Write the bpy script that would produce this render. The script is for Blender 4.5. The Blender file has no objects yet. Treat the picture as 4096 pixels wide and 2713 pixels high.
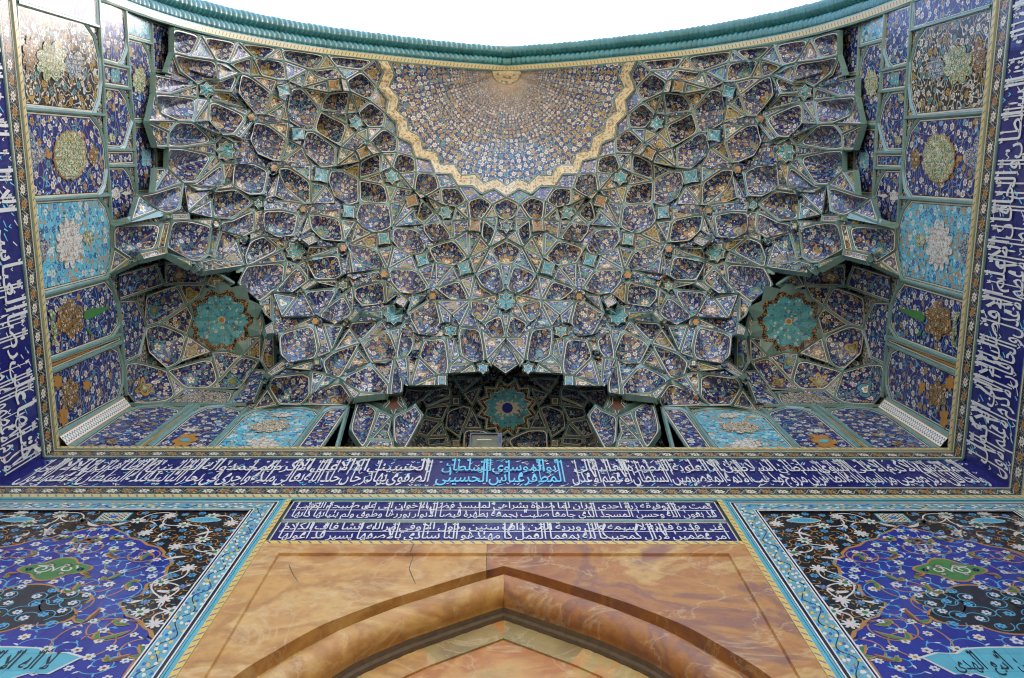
import bpy, math, random
from mathutils import Vector, Matrix
random.seed(7)
SC = bpy.context.scene
COL = SC.collection
EYE = 1.6                       # eye height above the paving
W, D, YF = 5.0, 3.095, -2.05    # half width of the iwan, back wall, front plane
SPR = 11.22                     # springing (all heights below are above the eye)

# ---------------------------------------------------------------- camera
def cam_axes(p=math.radians(11.0), y=math.radians(-1.647), r=math.radians(-1.482)):
    fw = Vector((0, math.sin(p), math.cos(p))); up = Vector((0, -math.cos(p), math.sin(p))); rt = Vector((1, 0, 0))
    Z = Matrix.Rotation(y, 3, 'Z'); fw, up, rt = Z @ fw, Z @ up, Z @ rt
    c, s = math.cos(r), math.sin(r)
    return c*rt + s*up, -s*rt + c*up, fw
RT, UP, FW = cam_axes(); CAM = Vector((0.022, 0, 0)); FPX = 3508.0
cd = bpy.data.cameras.new('camera'); cam = bpy.data.objects.new('camera', cd); COL.objects.link(cam)
cd.sensor_width = 36.0; cd.lens = FPX/4096*36.0; cd.clip_start = 0.05; cd.clip_end = 3000
m4 = Matrix((RT, UP, -FW)).transposed().to_4x4(); m4.translation = CAM + Vector((0, 0, EYE))
cam.matrix_world = m4; SC.camera = cam

# ---------------------------------------------------------------- sky, sun, exposure
SUN_EL, SUN_AZ = math.radians(55), math.radians(82)   # veiled sun, high and along the facade: the iwan itself lies in shade
wd = bpy.data.worlds.new('World'); SC.world = wd; wd.use_nodes = True
wn = wd.node_tree; bg = wn.nodes['Background']
sk = wn.nodes.new('ShaderNodeTexSky'); sk.sky_type = 'NISHITA'; sk.sun_disc = False
sk.sun_elevation = SUN_EL; sk.sun_rotation = SUN_AZ; sk.air_density = 1.0; sk.dust_density = 10.0; sk.ozone_density = 0.3; sk.altitude = 1500
wn.links.new(sk.outputs[0], bg.inputs[0]); bg.inputs[1].default_value = 0.15
sl = bpy.data.lights.new('sun', 'SUN'); sl.energy = 0.9; sl.angle = math.radians(15); sl.color = (1, .97, .92)
so = bpy.data.objects.new('sun', sl); COL.objects.link(so)
sd = Vector((math.cos(SUN_EL)*math.sin(SUN_AZ), math.cos(SUN_EL)*math.cos(SUN_AZ), math.sin(SUN_EL)))
so.rotation_euler = (-sd).to_track_quat('-Z', 'Y').to_euler(); so.location = (0, -20, 30)
vs = SC.view_settings; vs.view_transform = 'Standard'; vs.look = 'None'; vs.gamma = 1; vs.use_curve_mapping = False; vs.exposure = 2.65
SC.cycles.filter_width = 1.15

# ---------------------------------------------------------------- surveyed points
TILE = {'A': (0, 0), 'B': (1000, 0), 'C': (0, 600), 'D': (1000, 600), 'E': (0, 1200), 'F': (1000, 1200)}
def tpx(t, x, y):
    if t in TILE: return TILE[t][0] + x/2.148, TILE[t][1] + y/2.148
    x0 = {'G': 0, 'H': 1000, 'J': 1900, 'I': 2866}[t]
    return x0 + x/1.925, 1900 + y/1.925
def sight(px, py):
    return FW + RT*((px-2048)/FPX) - UP*((py-1356.5)/FPX)
def lerp_tab(tab, t):
    if t <= tab[0][0]: return tab[0][1]
    for (a, za), (b, zb) in zip(tab, tab[1:]):
        if t <= b: return za + (zb-za)*(t-a)/(b-a)
    return tab[-1][1]
ARCH = [(0, 19.4), (.24, 18.65), (.48, 17.6), (.66, 16.7), (.81, 15.6), (.92, 14.4), (.97, 13.2), (1.0, SPR), (1.3, SPR-.3)]
BACK = [(0, 19.4), (.15, 19.0), (.3, 18.3), (.5, 16.9), (.7, 15.2), (.85, 13.5), (.95, 12.2), (1.0, SPR), (1.3, SPR-.5)]
def vault_z(x, y):
    X, Y = abs(x)/W, max(0., (y-YF)/(D-YF))
    r = (X**3 + Y**3)**(1/3); w = Y*Y/(X*X+Y*Y+1e-6)
    return (1-w)*lerp_tab(ARCH, r) + w*lerp_tab(BACK, r)
def corner_z(x, y):
    return 13.0 - .75*((abs(x)-3.95)**2 + (y-2.05)**2)
def niche_z(x, y):
    return 12.9 - .33*x*x - .7*(y-3.6)**2
def inside(P, zone):
    if abs(P.x) > W: return False
    if zone == 'v': return P.y < D and P.y > YF and P.z < vault_z(P.x, P.y)
    if zone == 'n': return P.y < D and P.z < corner_z(P.x, P.y)
    if zone == 'c': return P.y < D + 1.4*max(.05, 1-(P.x/2.07)**2) and P.z < niche_z(P.x, P.y) and (P.y < D or abs(P.x) < 2.07)
    if zone == 'f': return P.y < D - .06 + .30*(1-abs(P.x)/2.07)
def hit(px, py, zone='v'):
    d = sight(px, py); t = 8.0
    while inside(CAM + d*t, zone) and t < 40: t += .3
    lo, hi = t-.3, t
    for _ in range(15):
        m = (lo+hi)/2
        if inside(CAM + d*m, zone): lo = m
        else: hi = m
    return CAM + d*lo
def on_plane(px, py, ax, val):
    d = sight(px, py); return CAM + d*((val-CAM[ax])/d[ax])

# ---------------------------------------------------------------- node helper and materials
class NT:
    def __init__(s, name):
        s.m = bpy.data.materials.new(name); s.m.use_nodes = True; s.t = s.m.node_tree; s.b = s.t.nodes['Principled BSDF']
    def n(s, typ, **kw):
        x = s.t.nodes.new('ShaderNode'+typ)
        for k, v in kw.items(): setattr(x, k, v)
        return x
    def put(s, sock, v):
        if isinstance(v, bpy.types.NodeSocket): s.t.links.new(v, sock)
        elif isinstance(v, (tuple, list)): sock.default_value = tuple(v) + ((1,) if sock.type == 'RGBA' and len(v) == 3 else ())
        else: sock.default_value = v
    def math(s, op, a, b=0.0, c=0.0):
        x = s.n('Math', operation=op); s.put(x.inputs[0], a); s.put(x.inputs[1], b); s.put(x.inputs[2], c); return x.outputs[0]
    def vmath(s, op, a, b=(0, 0, 0), out=0):
        x = s.n('VectorMath', operation=op); s.put(x.inputs[0], a)
        if op == 'SCALE': s.put(x.inputs['Scale'], b)
        else: s.put(x.inputs[1], b)
        return x.outputs[out]
    def mix(s, f, a, b):
        x = s.n('Mix', data_type='RGBA'); s.put(x.inputs[0], f); s.put(x.inputs[6], a); s.put(x.inputs[7], b); return x.outputs[2]
    def lt(s, a, b): return s.math('LESS_THAN', a, b)
    def gt(s, a, b): return s.math('GREATER_THAN', a, b)
    def mul(s, a, b): return s.math('MULTIPLY', a, b)
    def sep(s, v):
        x = s.n('SeparateXYZ'); s.put(x.inputs[0], v); return x.outputs
    def uv(s): return s.n('UVMap').outputs[0]
    def obj(s): return s.n('TexCoord').outputs['Object']
    def noise(s, v, sc, det=2.0, rough=.5, dist=0.0, dim='3D'):
        x = s.n('TexNoise', noise_dimensions=dim); s.put(x.inputs['Vector'], v); x.inputs['Scale'].default_value = sc; x.inputs['Detail'].default_value = det
        x.inputs['Roughness'].default_value = rough; x.inputs['Distortion'].default_value = dist; return x.outputs
    def voro(s, v, sc, rnd=1.0, feat='F1'):
        x = s.n('TexVoronoi', voronoi_dimensions='2D', feature=feat); s.put(x.inputs['Vector'], v); x.inputs['Scale'].default_value = sc; x.inputs['Randomness'].default_value = rnd; return x.outputs
    def ramp(s, f, stops):
        x = s.n('ValToRGB'); s.put(x.inputs[0], f); e = x.color_ramp.elements
        while len(e) > 2: e.remove(e[-1])
        e[0].position, e[0].color = stops[0][0], tuple(stops[0][1]) + (1,)
        e[1].position, e[1].color = stops[-1][0], tuple(stops[-1][1]) + (1,)
        for p, c in stops[1:-1]:
            q = e.new(p); q.color = tuple(c) + (1,)
        return x.outputs[0]
    def tiles(s, col, size, var=.16, tilt=.035):
        """hand cut tiles: each with its own tone and its own slight lean"""
        cell = s.vmath('FLOOR', s.vmath('SCALE', s.vmath('ADD', s.obj(), (.013, .017, .011)), 1/size))
        wn = s.n('TexWhiteNoise', noise_dimensions='3D'); s.put(wn.inputs[0], cell)
        k = s.math('MULTIPLY_ADD', wn.outputs[0], var, 1-var*.6)
        g = s.n('NewGeometry'); fr = s.sep(s.vmath('FRACTION', s.vmath('SCALE', s.vmath('ADD', s.obj(), (.013, .017, .011)), 1/size))); nn = s.sep(g.outputs['Normal'])
        for ax in range(3):       # open joints
            j = s.mul(s.lt(fr[ax], .004/size), s.lt(s.math('ABSOLUTE', nn[ax]), .6)); k = s.mul(k, s.math('MULTIPLY_ADD', j, -.45, 1.0))
        col = s.vmath('SCALE', col, k)
        v = s.vmath('SCALE', s.vmath('SUBTRACT', wn.outputs[1], (.5, .5, .5)), tilt)
        s.nrm = s.vmath('NORMALIZE', s.vmath('ADD', g.outputs['Normal'], v)); return col
    nrm = None
    def done(s, col, rough=.22, bump=.15, bsc=7.0, h=None, spec=.5):
        s.put(s.b.inputs['Base Color'], col); s.put(s.b.inputs['Roughness'], rough); s.b.inputs['Specular IOR Level'].default_value = spec
        if bump:
            bp = s.n('Bump'); bp.inputs['Strength'].default_value = bump; bp.inputs['Distance'].default_value = .02
            s.put(bp.inputs['Height'], h if h is not None else s.noise(s.obj(), bsc, 3)[0]); s.put(s.b.inputs['Normal'], bp.outputs[0])
            if s.nrm is not None: s.put(bp.inputs['Normal'], s.nrm)
        return s.m

WHITE, CREAM, ORANGE, TURQ, BLACK = (.58, .53, .41), (.60, .50, .27), (.36, .22, .045), (.08, .235, .245), (.014, .012, .014)
BLUE, DEEP, LBLUE, GREEN, BROWN, YEL = (.013, .013, .11), (.018, .016, .10), (.13, .43, .58), (.05, .14, .03), (.09, .04, .015), (.55, .38, .07)

def floral(name, ground, S=9.0, white=.55, orange=.82, vine=TURQ, flower=WHITE, rough=.24, vw=.052, R=.25, accent=ORANGE, third=TURQ, bud0=.58, apex=False, motif=False, rnd=.72):
    t = NT(name); uv = t.uv()
    if apex:
        k = t.math('MULTIPLY_ADD', t.sep(uv)[1], -.40, -.15); k = t.math('MINIMUM', t.math('MAXIMUM', k, 0.0), 1.0)
        ground = t.mix(k, ground, (.22, .12, .07)); vine = t.mix(k, vine, (.42, .24, .08))
    wob = t.noise(uv, S*.5, 1, dim='2D')[1]
    u2 = t.vmath('ADD', uv, t.vmath('SCALE', t.vmath('SUBTRACT', wob, (.5, .5, .5)), .35/S))
    n = t.noise(uv, S*.55, 1.0, dim='2D')[0]
    line = t.lt(t.math('ABSOLUTE', t.math('SUBTRACT', t.math('FRACT', t.mul(n, 7.0)), .5)), vw*1.6)
    col = t.mix(line, ground, vine)
    n2 = t.noise(t.vmath('ADD', uv, (3.7, 9.1, 0)), S*.4, 1.0, dim='2D')[0]
    line2 = t.lt(t.math('ABSOLUTE', t.math('SUBTRACT', t.math('FRACT', t.mul(n2, 5.0)), .5)), vw*.8)
    col = t.mix(line2, col, accent)
    v2 = t.voro(u2, S*2.1, min(.9, rnd*1.25))
    bud = t.mul(t.lt(v2['Distance'], .24), t.gt(t.sep(v2['Color'])[0], bud0))
    col = t.mix(bud, col, t.mix(t.gt(t.sep(v2['Color'])[1], .35), third, flower))
    v1 = t.voro(uv, S, rnd); c1 = t.sep(v1['Color'])
    dl = t.sep(t.vmath('SUBTRACT', uv, v1['Position']))
    ang = t.math('ARCTAN2', dl[1], dl[0])
    pet = t.math('COSINE', t.math('ADD', t.mul(ang, 6.0), t.mul(c1[1], 6.0)))
    size = t.math('MULTIPLY_ADD', c1[2], .12, R-.06)
    rad = t.mul(size, t.math('MULTIPLY_ADD', pet, .16, 1.0))
    d = v1['Distance']
    halo = t.lt(d, t.mul(rad, 1.25)); col = t.mix(halo, col, ground)
    fl = t.lt(d, rad)
    fc = t.mix(t.gt(c1[0], white), flower, t.mix(t.gt(c1[0], orange), accent, third))
    col = t.mix(fl, col, fc)
    ring = t.mul(t.lt(d, t.mul(size, .52)), t.gt(d, t.mul(size, .34))); col = t.mix(ring, col, ground)
    col = t.mix(t.lt(d, t.mul(size, .2)), col, t.mix(t.gt(c1[1], .5), accent, BROWN))
    if motif:                 # a palmette of its own in the middle of every cell
        lu = t.n('UVMap', uv_map='local').outputs[0]; q = t.sep(lu); rnd_ = t.n('ObjectInfo').outputs['Random']
        r = t.math('SQRT', t.math('ADD', t.mul(q[0], q[0]), t.mul(q[1], q[1])))
        lob = t.math('COSINE', t.mul(t.math('ARCTAN2', q[1], q[0]), t.math('FLOOR', t.math('MULTIPLY_ADD', rnd_, 3.9, 3.0))))
        r2 = t.math('DIVIDE', r, t.math('MULTIPLY_ADD', lob, .32, 1.0)); on = t.gt(t.math('FRACT', t.mul(rnd_, 7.3)), .25)
        R0 = t.math('MULTIPLY_ADD', t.math('FRACT', t.mul(rnd_, 13.7)), .05, .055)
        ca = t.mix(t.gt(t.math('FRACT', t.mul(rnd_, 29.0)), .6), accent, third); cb = t.mix(t.gt(t.math('FRACT', t.mul(rnd_, 41.0)), .5), flower, (.16, .20, .06))
        col = t.mix(t.mul(on, t.lt(r2, t.mul(R0, 1.35))), col, ground); col = t.mix(t.mul(on, t.lt(r2, t.mul(R0, 1.15))), col, ca)
        col = t.mix(t.mul(on, t.lt(r2, t.mul(R0, .7))), col, ground); col = t.mix(t.mul(on, t.lt(r2, t.mul(R0, .58))), col, cb); col = t.mix(t.mul(on, t.lt(r2, t.mul(R0, .25))), col, accent)
    dirt = t.noise(t.obj(), 1.3, 4)[0]
    col = t.mix(t.mul(dirt, .10), col, (.13, .12, .11))
    col = t.tiles(col, .19)
    rr = t.math('MULTIPLY_ADD', t.noise(t.obj(), 2.3, 3)[0], .20, rough-.13)
    h = t.math('ADD', t.noise(t.obj(), 6.0, 2)[0], t.mul(line, .06))
    return t.done(col, rr, .12, h=h, spec=.4)

def plain(name, col, rough=.25, var=.3, sc=9.0, bump=.12, spec=.5, tile=0):
    t = NT(name); n = t.noise(t.obj(), sc, 4)[0]
    c = t.mix(t.math('MULTIPLY', n, var*2), tuple(min(1, k*(1+var*.7)) for k in col), tuple(k*(1-var) for k in col))
    if tile: c = t.tiles(c, tile)
    return t.done(c, rough, bump, spec=spec)

def strip_flowers(name):          # black border with white and ochre rosettes in turn, u runs along it (metres)
    t = NT(name); s = t.sep(t.uv()); P = .155
    q = t.math('DIVIDE', s[0], P); fr = t.math('SUBTRACT', t.math('FRACT', q), .5); par = t.math('MODULO', t.math('FLOOR', q), 2.0)
    x = t.mul(fr, P); yv = t.math('SUBTRACT', s[1], .5); y = t.mul(yv, .21)
    d = t.math('SQRT', t.math('ADD', t.mul(x, x), t.mul(y, y)))
    pet = t.math('COSINE', t.mul(t.math('ARCTAN2', y, x), 7.0))
    r = t.math('MULTIPLY_ADD', pet, .009, .047)
    stem = t.lt(t.math('ABSOLUTE', t.math('SUBTRACT', y, t.mul(t.math('SINE', t.mul(q, 6.2832)), .055))), .0075)
    col = t.mix(stem, BLACK, (.20, .34, .33))
    bud = t.lt(t.voro(t.uv(), 26, .8)['Distance'], .16); col = t.mix(bud, col, WHITE)
    fc = t.mix(t.math('ABSOLUTE', par), WHITE, (.34, .17, .045)); col = t.mix(t.lt(d, r), col, fc)
    col = t.mix(t.mul(t.lt(d, .024), t.gt(d, .015)), col, BROWN)
    return t.done(col, .25, .1)

def strip_rope(name, a=(.50, .40, .16), b=(.10, .10, .16)):        # thin diagonal cable pattern
    t = NT(name); s = t.sep(t.uv())
    ph = t.math('FRACT', t.math('ADD', t.math('DIVIDE', s[0], .085), t.mul(s[1], .55)))
    ln = t.lt(t.math('ABSOLUTE', t.math('SUBTRACT', ph, .5)), .11)
    col = t.mix(t.mul(ln, t.mul(t.gt(s[1], .12), t.lt(s[1], .88))), a, b)
    return t.done(col, .3, .1)

def strip_scroll(name, ground=(.085, .33, .42), P=.34, wv=.2):      # turquoise border with a running scroll
    t = NT(name); s = t.sep(t.uv()); q = t.math('DIVIDE', s[0], P)
    y = t.math('SUBTRACT', s[1], .5)
    w1 = t.mul(t.math('SINE', t.mul(q, 6.2832)), .3)
    st = t.lt(t.math('ABSOLUTE', t.math('SUBTRACT', y, w1)), .04)
    w2 = t.mul(t.math('SINE', t.math('ADD', t.mul(q, 12.566), 1.2)), -.33)
    st2 = t.lt(t.math('ABSOLUTE', t.math('SUBTRACT', y, w2)), .03)
    n = t.noise(t.vmath('MULTIPLY', t.uv(), (1, .2, 1)), 14, 1, dim='2D')[0]
    curl = t.lt(t.math('ABSOLUTE', t.math('SUBTRACT', t.math('FRACT', t.mul(n, 6)), .5)), .11)
    col = t.mix(t.mul(curl, t.gt(t.noise(t.uv(), 6, 0, dim='2D')[0], .34)), ground, (.22, .13, .05))
    col = t.mix(st2, col, (.26, .14, .04)); col = t.mix(st, col, (.01, .015, .02))
    v = t.voro(t.vmath('MULTIPLY', t.uv(), (1, .2, 1)), 14, .8); c = t.sep(v['Color'])
    col = t.mix(t.lt(v['Distance'], .27), col, t.mix(t.gt(c[0], .55), WHITE, t.mix(t.gt(c[0], .8), YEL, (.03, .10, .30))))
    return t.done(col, .2, .1)

def strip_braid(name, ground, thread, P=.11):
    t = NT(name); s = t.sep(t.uv()); q = t.mul(t.math('DIVIDE', s[0], P), 6.2832); y = t.math('SUBTRACT', s[1], .5)
    a = t.lt(t.math('ABSOLUTE', t.math('SUBTRACT', y, t.mul(t.math('SINE', q), .3))), .07)
    b = t.lt(t.math('ABSOLUTE', t.math('ADD', y, t.mul(t.math('SINE', q), .3))), .07)
    return t.done(t.mix(t.math('MAXIMUM', a, b), ground, thread), .25, .1)

def marble(name, stops, sc=1.1, stretch=(1, 1, 1.6), seed=0, vein=(.56, .42, .22)):
    t = NT(name); v = t.vmath('MULTIPLY', t.vmath('ADD', t.obj(), (seed, seed*1.7, seed*.6)), stretch)
    n1 = t.noise(v, sc, 9, .58, .5)[0]
    col = t.ramp(n1, stops)
    n2 = t.noise(v, sc*1.3, 8, .6, 1.0)[0]
    vn = t.math('POWER', t.math('SUBTRACT', 1.0, t.math('MINIMUM', t.mul(t.math('ABSOLUTE', t.math('SUBTRACT', n2, .5)), 34.0), 1.0)), 2.0)
    col = t.mix(t.mul(vn, .5), col, vein)
    w2 = t.noise(v, sc*4.5, 6, .6, 1.2)[0]; col = t.mix(t.mul(t.math('MAXIMUM', t.math('SUBTRACT', w2, .5), 0.0), 1.3), col, (.20, .085, .035))
    n3 = t.noise(v, sc*9, 6, .65)[0]
    col = t.mix(t.mul(t.math('MAXIMUM', t.math('SUBTRACT', n3, .5), 0.0), .9), col, (.16, .07, .04))
    sp = t.noise(t.obj(), 60, 3)[0]; col = t.mix(t.mul(sp, .16), col, (.30, .19, .09))
    return t.done(col, t.math('MULTIPLY_ADD', n3, .3, .38), .2, 25, spec=.35)

M = {}
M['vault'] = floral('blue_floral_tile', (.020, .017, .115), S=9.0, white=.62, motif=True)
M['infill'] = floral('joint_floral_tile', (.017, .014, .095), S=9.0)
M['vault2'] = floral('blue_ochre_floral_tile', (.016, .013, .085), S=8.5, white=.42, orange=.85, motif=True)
M['vault3'] = floral('pale_floral_tile', (.032, .028, .13), S=9.5, white=.6, orange=.8, motif=True)  # lighter copy of the vault tile; on w facets it paints in reflections
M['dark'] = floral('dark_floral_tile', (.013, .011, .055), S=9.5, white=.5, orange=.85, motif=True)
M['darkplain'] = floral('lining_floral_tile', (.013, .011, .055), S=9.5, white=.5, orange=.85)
M['niche_shade_tile'] = floral('shade_toned_niche_tile', (.011, .011, .06), S=9.5, white=.5, orange=.8, flower=(.40, .38, .33), accent=(.14, .10, .05), third=(.06, .16, .19))  # vault tile dimmed: the shade of the niche is put into its colours
M['fan'] = floral('fan_floral_tile', (.026, .022, .105), S=10.0, white=.40, orange=.95, R=.30, vw=.07, apex=True, rnd=.22, bud0=.45, vine=(.10, .24, .30), accent=(.38, .27, .08))
M['wallblue'] = floral('wall_floral_tile', BLUE, S=6.8, white=.68, orange=.9, vine=(.10, .30, .50), vw=.04, R=.24, bud0=.7)
M['wallturq'] = floral('turquoise_floral_tile', (.105, .40, .50), S=7.5, white=.30, orange=.8, vine=(.03, .10, .16), accent=(.40, .20, .04), third=(.05, .07, .26), vw=.05, R=.26)
M['wallblack'] = floral('black_floral_tile', (.02, .017, .017), S=7.0, white=.45, orange=.75, vine=(.42, .42, .38), vw=.06)
M['turqstar'] = floral('turquoise_star_tile', (.065, .29, .31), S=11, white=.3, orange=.75, bud0=.85, R=.2, vine=(.02, .06, .08), accent=(.33, .16, .05), third=(.03, .05, .16), vw=.05)
M['orangestar'] = floral('ochre_star_tile', (.33, .165, .03), S=17, white=.1, orange=.3, bud0=.95, R=.16, vine=(.06, .04, .05), accent=(.05, .10, .14), vw=.05)
M['lavender'] = floral('lavender_floral_tile', (.06, .055, .19), S=11, white=.6, orange=.8, motif=True)
M['lattice'] = floral('lattice_tile', (.05, .05, .17), S=16, white=.95, orange=.99, vine=WHITE, vw=.16)
M['creamtile'] = floral('cream_floral_tile', (.60, .50, .29), S=8.2, white=.0, orange=.45, flower=(.62, .54, .36), vine=(.20, .13, .06), accent=(.10, .17, .25), third=(.22, .08, .05), vw=.03, R=.22)
M['turq'] = plain('turquoise_glaze', (.13, .225, .20), .22, .3, tile=.3)
M['turqband'] = plain('pale_turquoise_glaze', (.085, .32, .38), .2, .3, tile=.2)
M['rope'] = plain('rope_turquoise_glaze', (.03, .145, .155), .2, .45, 5, tile=.35)
M['white'] = plain('white_glaze', (.46, .41, .29), .28, .2)
M['lwhite'] = plain('letter_white_glaze', (.54, .53, .50), .25, .12)
M['oturq'] = plain('stem_turquoise_glaze', (.07, .27, .38), .2, .2)
M['owhite'] = plain('blossom_white_glaze', (.46, .45, .40), .2, .2)
M['lturq'] = plain('letter_turquoise_glaze', (.12, .47, .62), .25, .15)
M['black'] = plain('black_glaze', BLACK, .15, .3, tile=.2)
M['band'] = plain('cobalt_glaze', (.014, .015, .115), .14, .4, 14, .12, tile=.22)
M['cobalt'] = plain('medallion_cobalt_glaze', (.016, .022, .19), .12, .3, 12, .1, tile=.2)
M['green'] = plain('green_glaze', (.045, .15, .035), .25, .3)
M['orange'] = plain('ochre_glaze', (.33, .155, .03), .25, .35)
M['brown'] = plain('brown_glaze', (.085, .038, .018), .3, .35)
M['blue'] = plain('azure_glaze', (.03, .11, .36), .22, .3)
M['yellow'] = plain('yellow_glaze', YEL, .25, .2)
M['flowers'] = strip_flowers('rosette_border_tile')
M['cable'] = strip_rope('cable_border_tile')
M['cableyellow'] = strip_rope('yellow_cable_border_tile', (.58, .40, .07), (.07, .09, .24))
M['scroll'] = strip_scroll('scroll_border_tile')
M['braid'] = strip_braid('white_braid_tile', (.62, .60, .54), (.10, .12, .12))
M['goldbraid'] = strip_braid('brown_braid_tile', (.03, .018, .012), (.40, .20, .05), .09)
M['ochrebar'] = strip_braid('ochre_bar_tile', (.36, .17, .035), (.22, .30, .24), .06)
M['backing'] = plain('backing_plaster', (.07, .13, .14), .7, .4)
M['marbleL'] = marble('ochre_marble', [(.30, (0.265, 0.102, 0.026)), (.40, (0.408, 0.193, 0.047)), (.46, (0.510, 0.285, 0.077)), (.51, (0.367, 0.173, 0.043)), (.56, (0.530, 0.325, 0.103)), (.62, (0.449, 0.224, 0.060)), (.70, (0.510, 0.387, 0.172))], .8, (1, 1, 1.25), 0)
M['marbleR'] = marble('red_marble', [(.30, (0.143, 0.061, 0.052)), (.38, (0.275, 0.102, 0.034)), (.43, (0.367, 0.153, 0.039)), (.48, (0.224, 0.096, 0.060)), (.53, (0.418, 0.193, 0.043)), (.58, (0.347, 0.138, 0.034)), (.63, (0.510, 0.316, 0.095)), (.70, (0.265, 0.122, 0.077))], 1.0, (1, 1, 1.25), 5)
M['marbleT'] = marble('tympanum_marble', [(.30, (0.347, 0.133, 0.034)), (.42, (0.469, 0.204, 0.047)), (.48, (0.408, 0.153, 0.043)), (.53, (0.510, 0.275, 0.077)), (.58, (0.388, 0.305, 0.112)), (.66, (0.449, 0.193, 0.052))], 1.0, (1, 1, 1.2), 11)
M['marbleS'] = marble('greenish_marble', [(.3, (0.173, 0.122, 0.043)), (.5, (0.306, 0.224, 0.077)), (.7, (0.224, 0.183, 0.077))], 1.3, (1, 1, 1), 17)
M['mortar_and_shade'] = plain('mortar_and_shade', (.12, .085, .05), .9, .5, 20, .4)
M['paving'] = plain('stone_paving', (.42, .36, .26), .8, .25, 1.5, .3, .3)
M['brick'] = plain('facade_brick', (.36, .27, .18), .85, .3, 8, .3)
M['steel'] = plain('grey_painted_metal', (.05, .052, .05), .45, .25)
M['reflector'] = plain('dusty_reflector', (.14, .145, .095), .6, .6, spec=.15)

# ---------------------------------------------------------------- mesh helper
LIFT = Vector((0, 0, EYE))
def tag(o, label=None, cat=None, group=None, kind=None):
    for k, v in (('label', label), ('category', cat), ('group', group), ('kind', kind)):
        if v: o[k] = v
    return o
def empty(name, label, cat, loc=(0, 0, 0), group=None):
    o = bpy.data.objects.new(name, None); COL.objects.link(o); o.location = loc; o.empty_display_size = .1
    bpy.context.view_layer.update() if False else None
    return tag(o, label, cat, group)
class MB:
    def __init__(s): s.v = []; s.f = []; s.m = []; s.uv = []; s.sm = []; s.loc = None
    def add(s, pts, faces, mi=0, uvs=None, smooth=False):
        b = len(s.v); s.v += [Vector(p) for p in pts]
        uvs = uvs or [(p[0], p[1]) for p in pts]
        for f in faces:
            s.f.append([b+i for i in f]); s.m.append(mi); s.uv.append([uvs[i] for i in f]); s.sm.append(smooth)
    def poly(s, pts, mi=0, uvs=None): s.add(pts, [list(range(len(pts)))], mi, uvs)
    def build(s, name, mats, parent=None, mirror=False, lift=True):
        me = bpy.data.meshes.new(name)
        off = LIFT if lift else Vector((0, 0, 0))
        po = parent.location if parent is not None and parent.type == 'EMPTY' else (parent.parent.location if parent is not None and parent.parent is not None else Vector((0, 0, 0)))
        V = [p + off for p in s.v]
        if mirror: V = [Vector((-p.x, p.y, p.z)) for p in V]
        V = [p - po for p in V]
        F = [list(reversed(f)) for f in s.f] if mirror else s.f
        me.from_pydata([tuple(p) for p in V], [], F)
        for m in mats: me.materials.append(M[m] if isinstance(m, str) else m)
        ul = me.uv_layers.new(name='UVMap')
        flat = []
        for u in s.uv:
            for q in (reversed(u) if mirror else u): flat += [q[0] + (7.31 if mirror else 0), q[1]]
        ul.data.foreach_set('uv', flat)
        if s.loc:
            l2 = me.uv_layers.new(name='local'); fl2 = []
            for f in F:
                for i in f: fl2 += [s.loc[i][0], s.loc[i][1]]
            l2.data.foreach_set('uv', fl2)
        me.polygons.foreach_set('material_index', s.m); me.polygons.foreach_set('use_smooth', s.sm); me.update()
        o = bpy.data.objects.new(name, me); COL.objects.link(o)
        if parent is not None: o.parent = parent
        return o
    def box(s, a, b, mi=0):
        x0, y0, z0 = a; x1, y1, z1 = b
        p = [(x0, y0, z0), (x1, y0, z0), (x1, y1, z0), (x0, y1, z0), (x0, y0, z1), (x1, y0, z1), (x1, y1, z1), (x0, y1, z1)]
        s.add(p, [(0, 3, 2, 1), (4, 5, 6, 7), (0, 1, 5, 4), (1, 2, 6, 5), (2, 3, 7, 6), (3, 0, 4, 7)], mi, [(q[0]+q[1], q[2]) for q in p])
# ---------------------------------------------------------------- letter shapes of the calligraphy
FORMS = {'ا': 'FE8D FE8E', 'ب': 'FE8F FE90 FE91 FE92', 'ت': 'FE95 FE96 FE97 FE98', 'ث': 'FE99 FE9A FE9B FE9C', 'ج': 'FE9D FE9E FE9F FEA0', 'ح': 'FEA1 FEA2 FEA3 FEA4', 'خ': 'FEA5 FEA6 FEA7 FEA8', 'د': 'FEA9 FEAA', 'ذ': 'FEAB FEAC', 'ر': 'FEAD FEAE', 'ز': 'FEAF FEB0', 'س': 'FEB1 FEB2 FEB3 FEB4', 'ش': 'FEB5 FEB6 FEB7 FEB8', 'ص': 'FEB9 FEBA FEBB FEBC', 'ض': 'FEBD FEBE FEBF FEC0', 'ط': 'FEC1 FEC2 FEC3 FEC4', 'ظ': 'FEC5 FEC6 FEC7 FEC8', 'ع': 'FEC9 FECA FECB FECC', 'غ': 'FECD FECE FECF FED0', 'ف': 'FED1 FED2 FED3 FED4', 'ق': 'FED5 FED6 FED7 FED8', 'ك': 'FED9 FEDA FEDB FEDC', 'ل': 'FEDD FEDE FEDF FEE0', 'م': 'FEE1 FEE2 FEE3 FEE4', 'ن': 'FEE5 FEE6 FEE7 FEE8', 'ه': 'FEE9 FEEA FEEB FEEC', 'و': 'FEED FEEE', 'ي': 'FEF1 FEF2 FEF3 FEF4', 'ى': 'FEEF FEF0', 'ة': 'FE93 FE94', 'ء': 'FE80', 'ئ': 'FE89 FE8A FE8B FE8C'}
FORMS = {k: [chr(int(h, 16)) for h in v.split()] for k, v in FORMS.items()}
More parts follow.
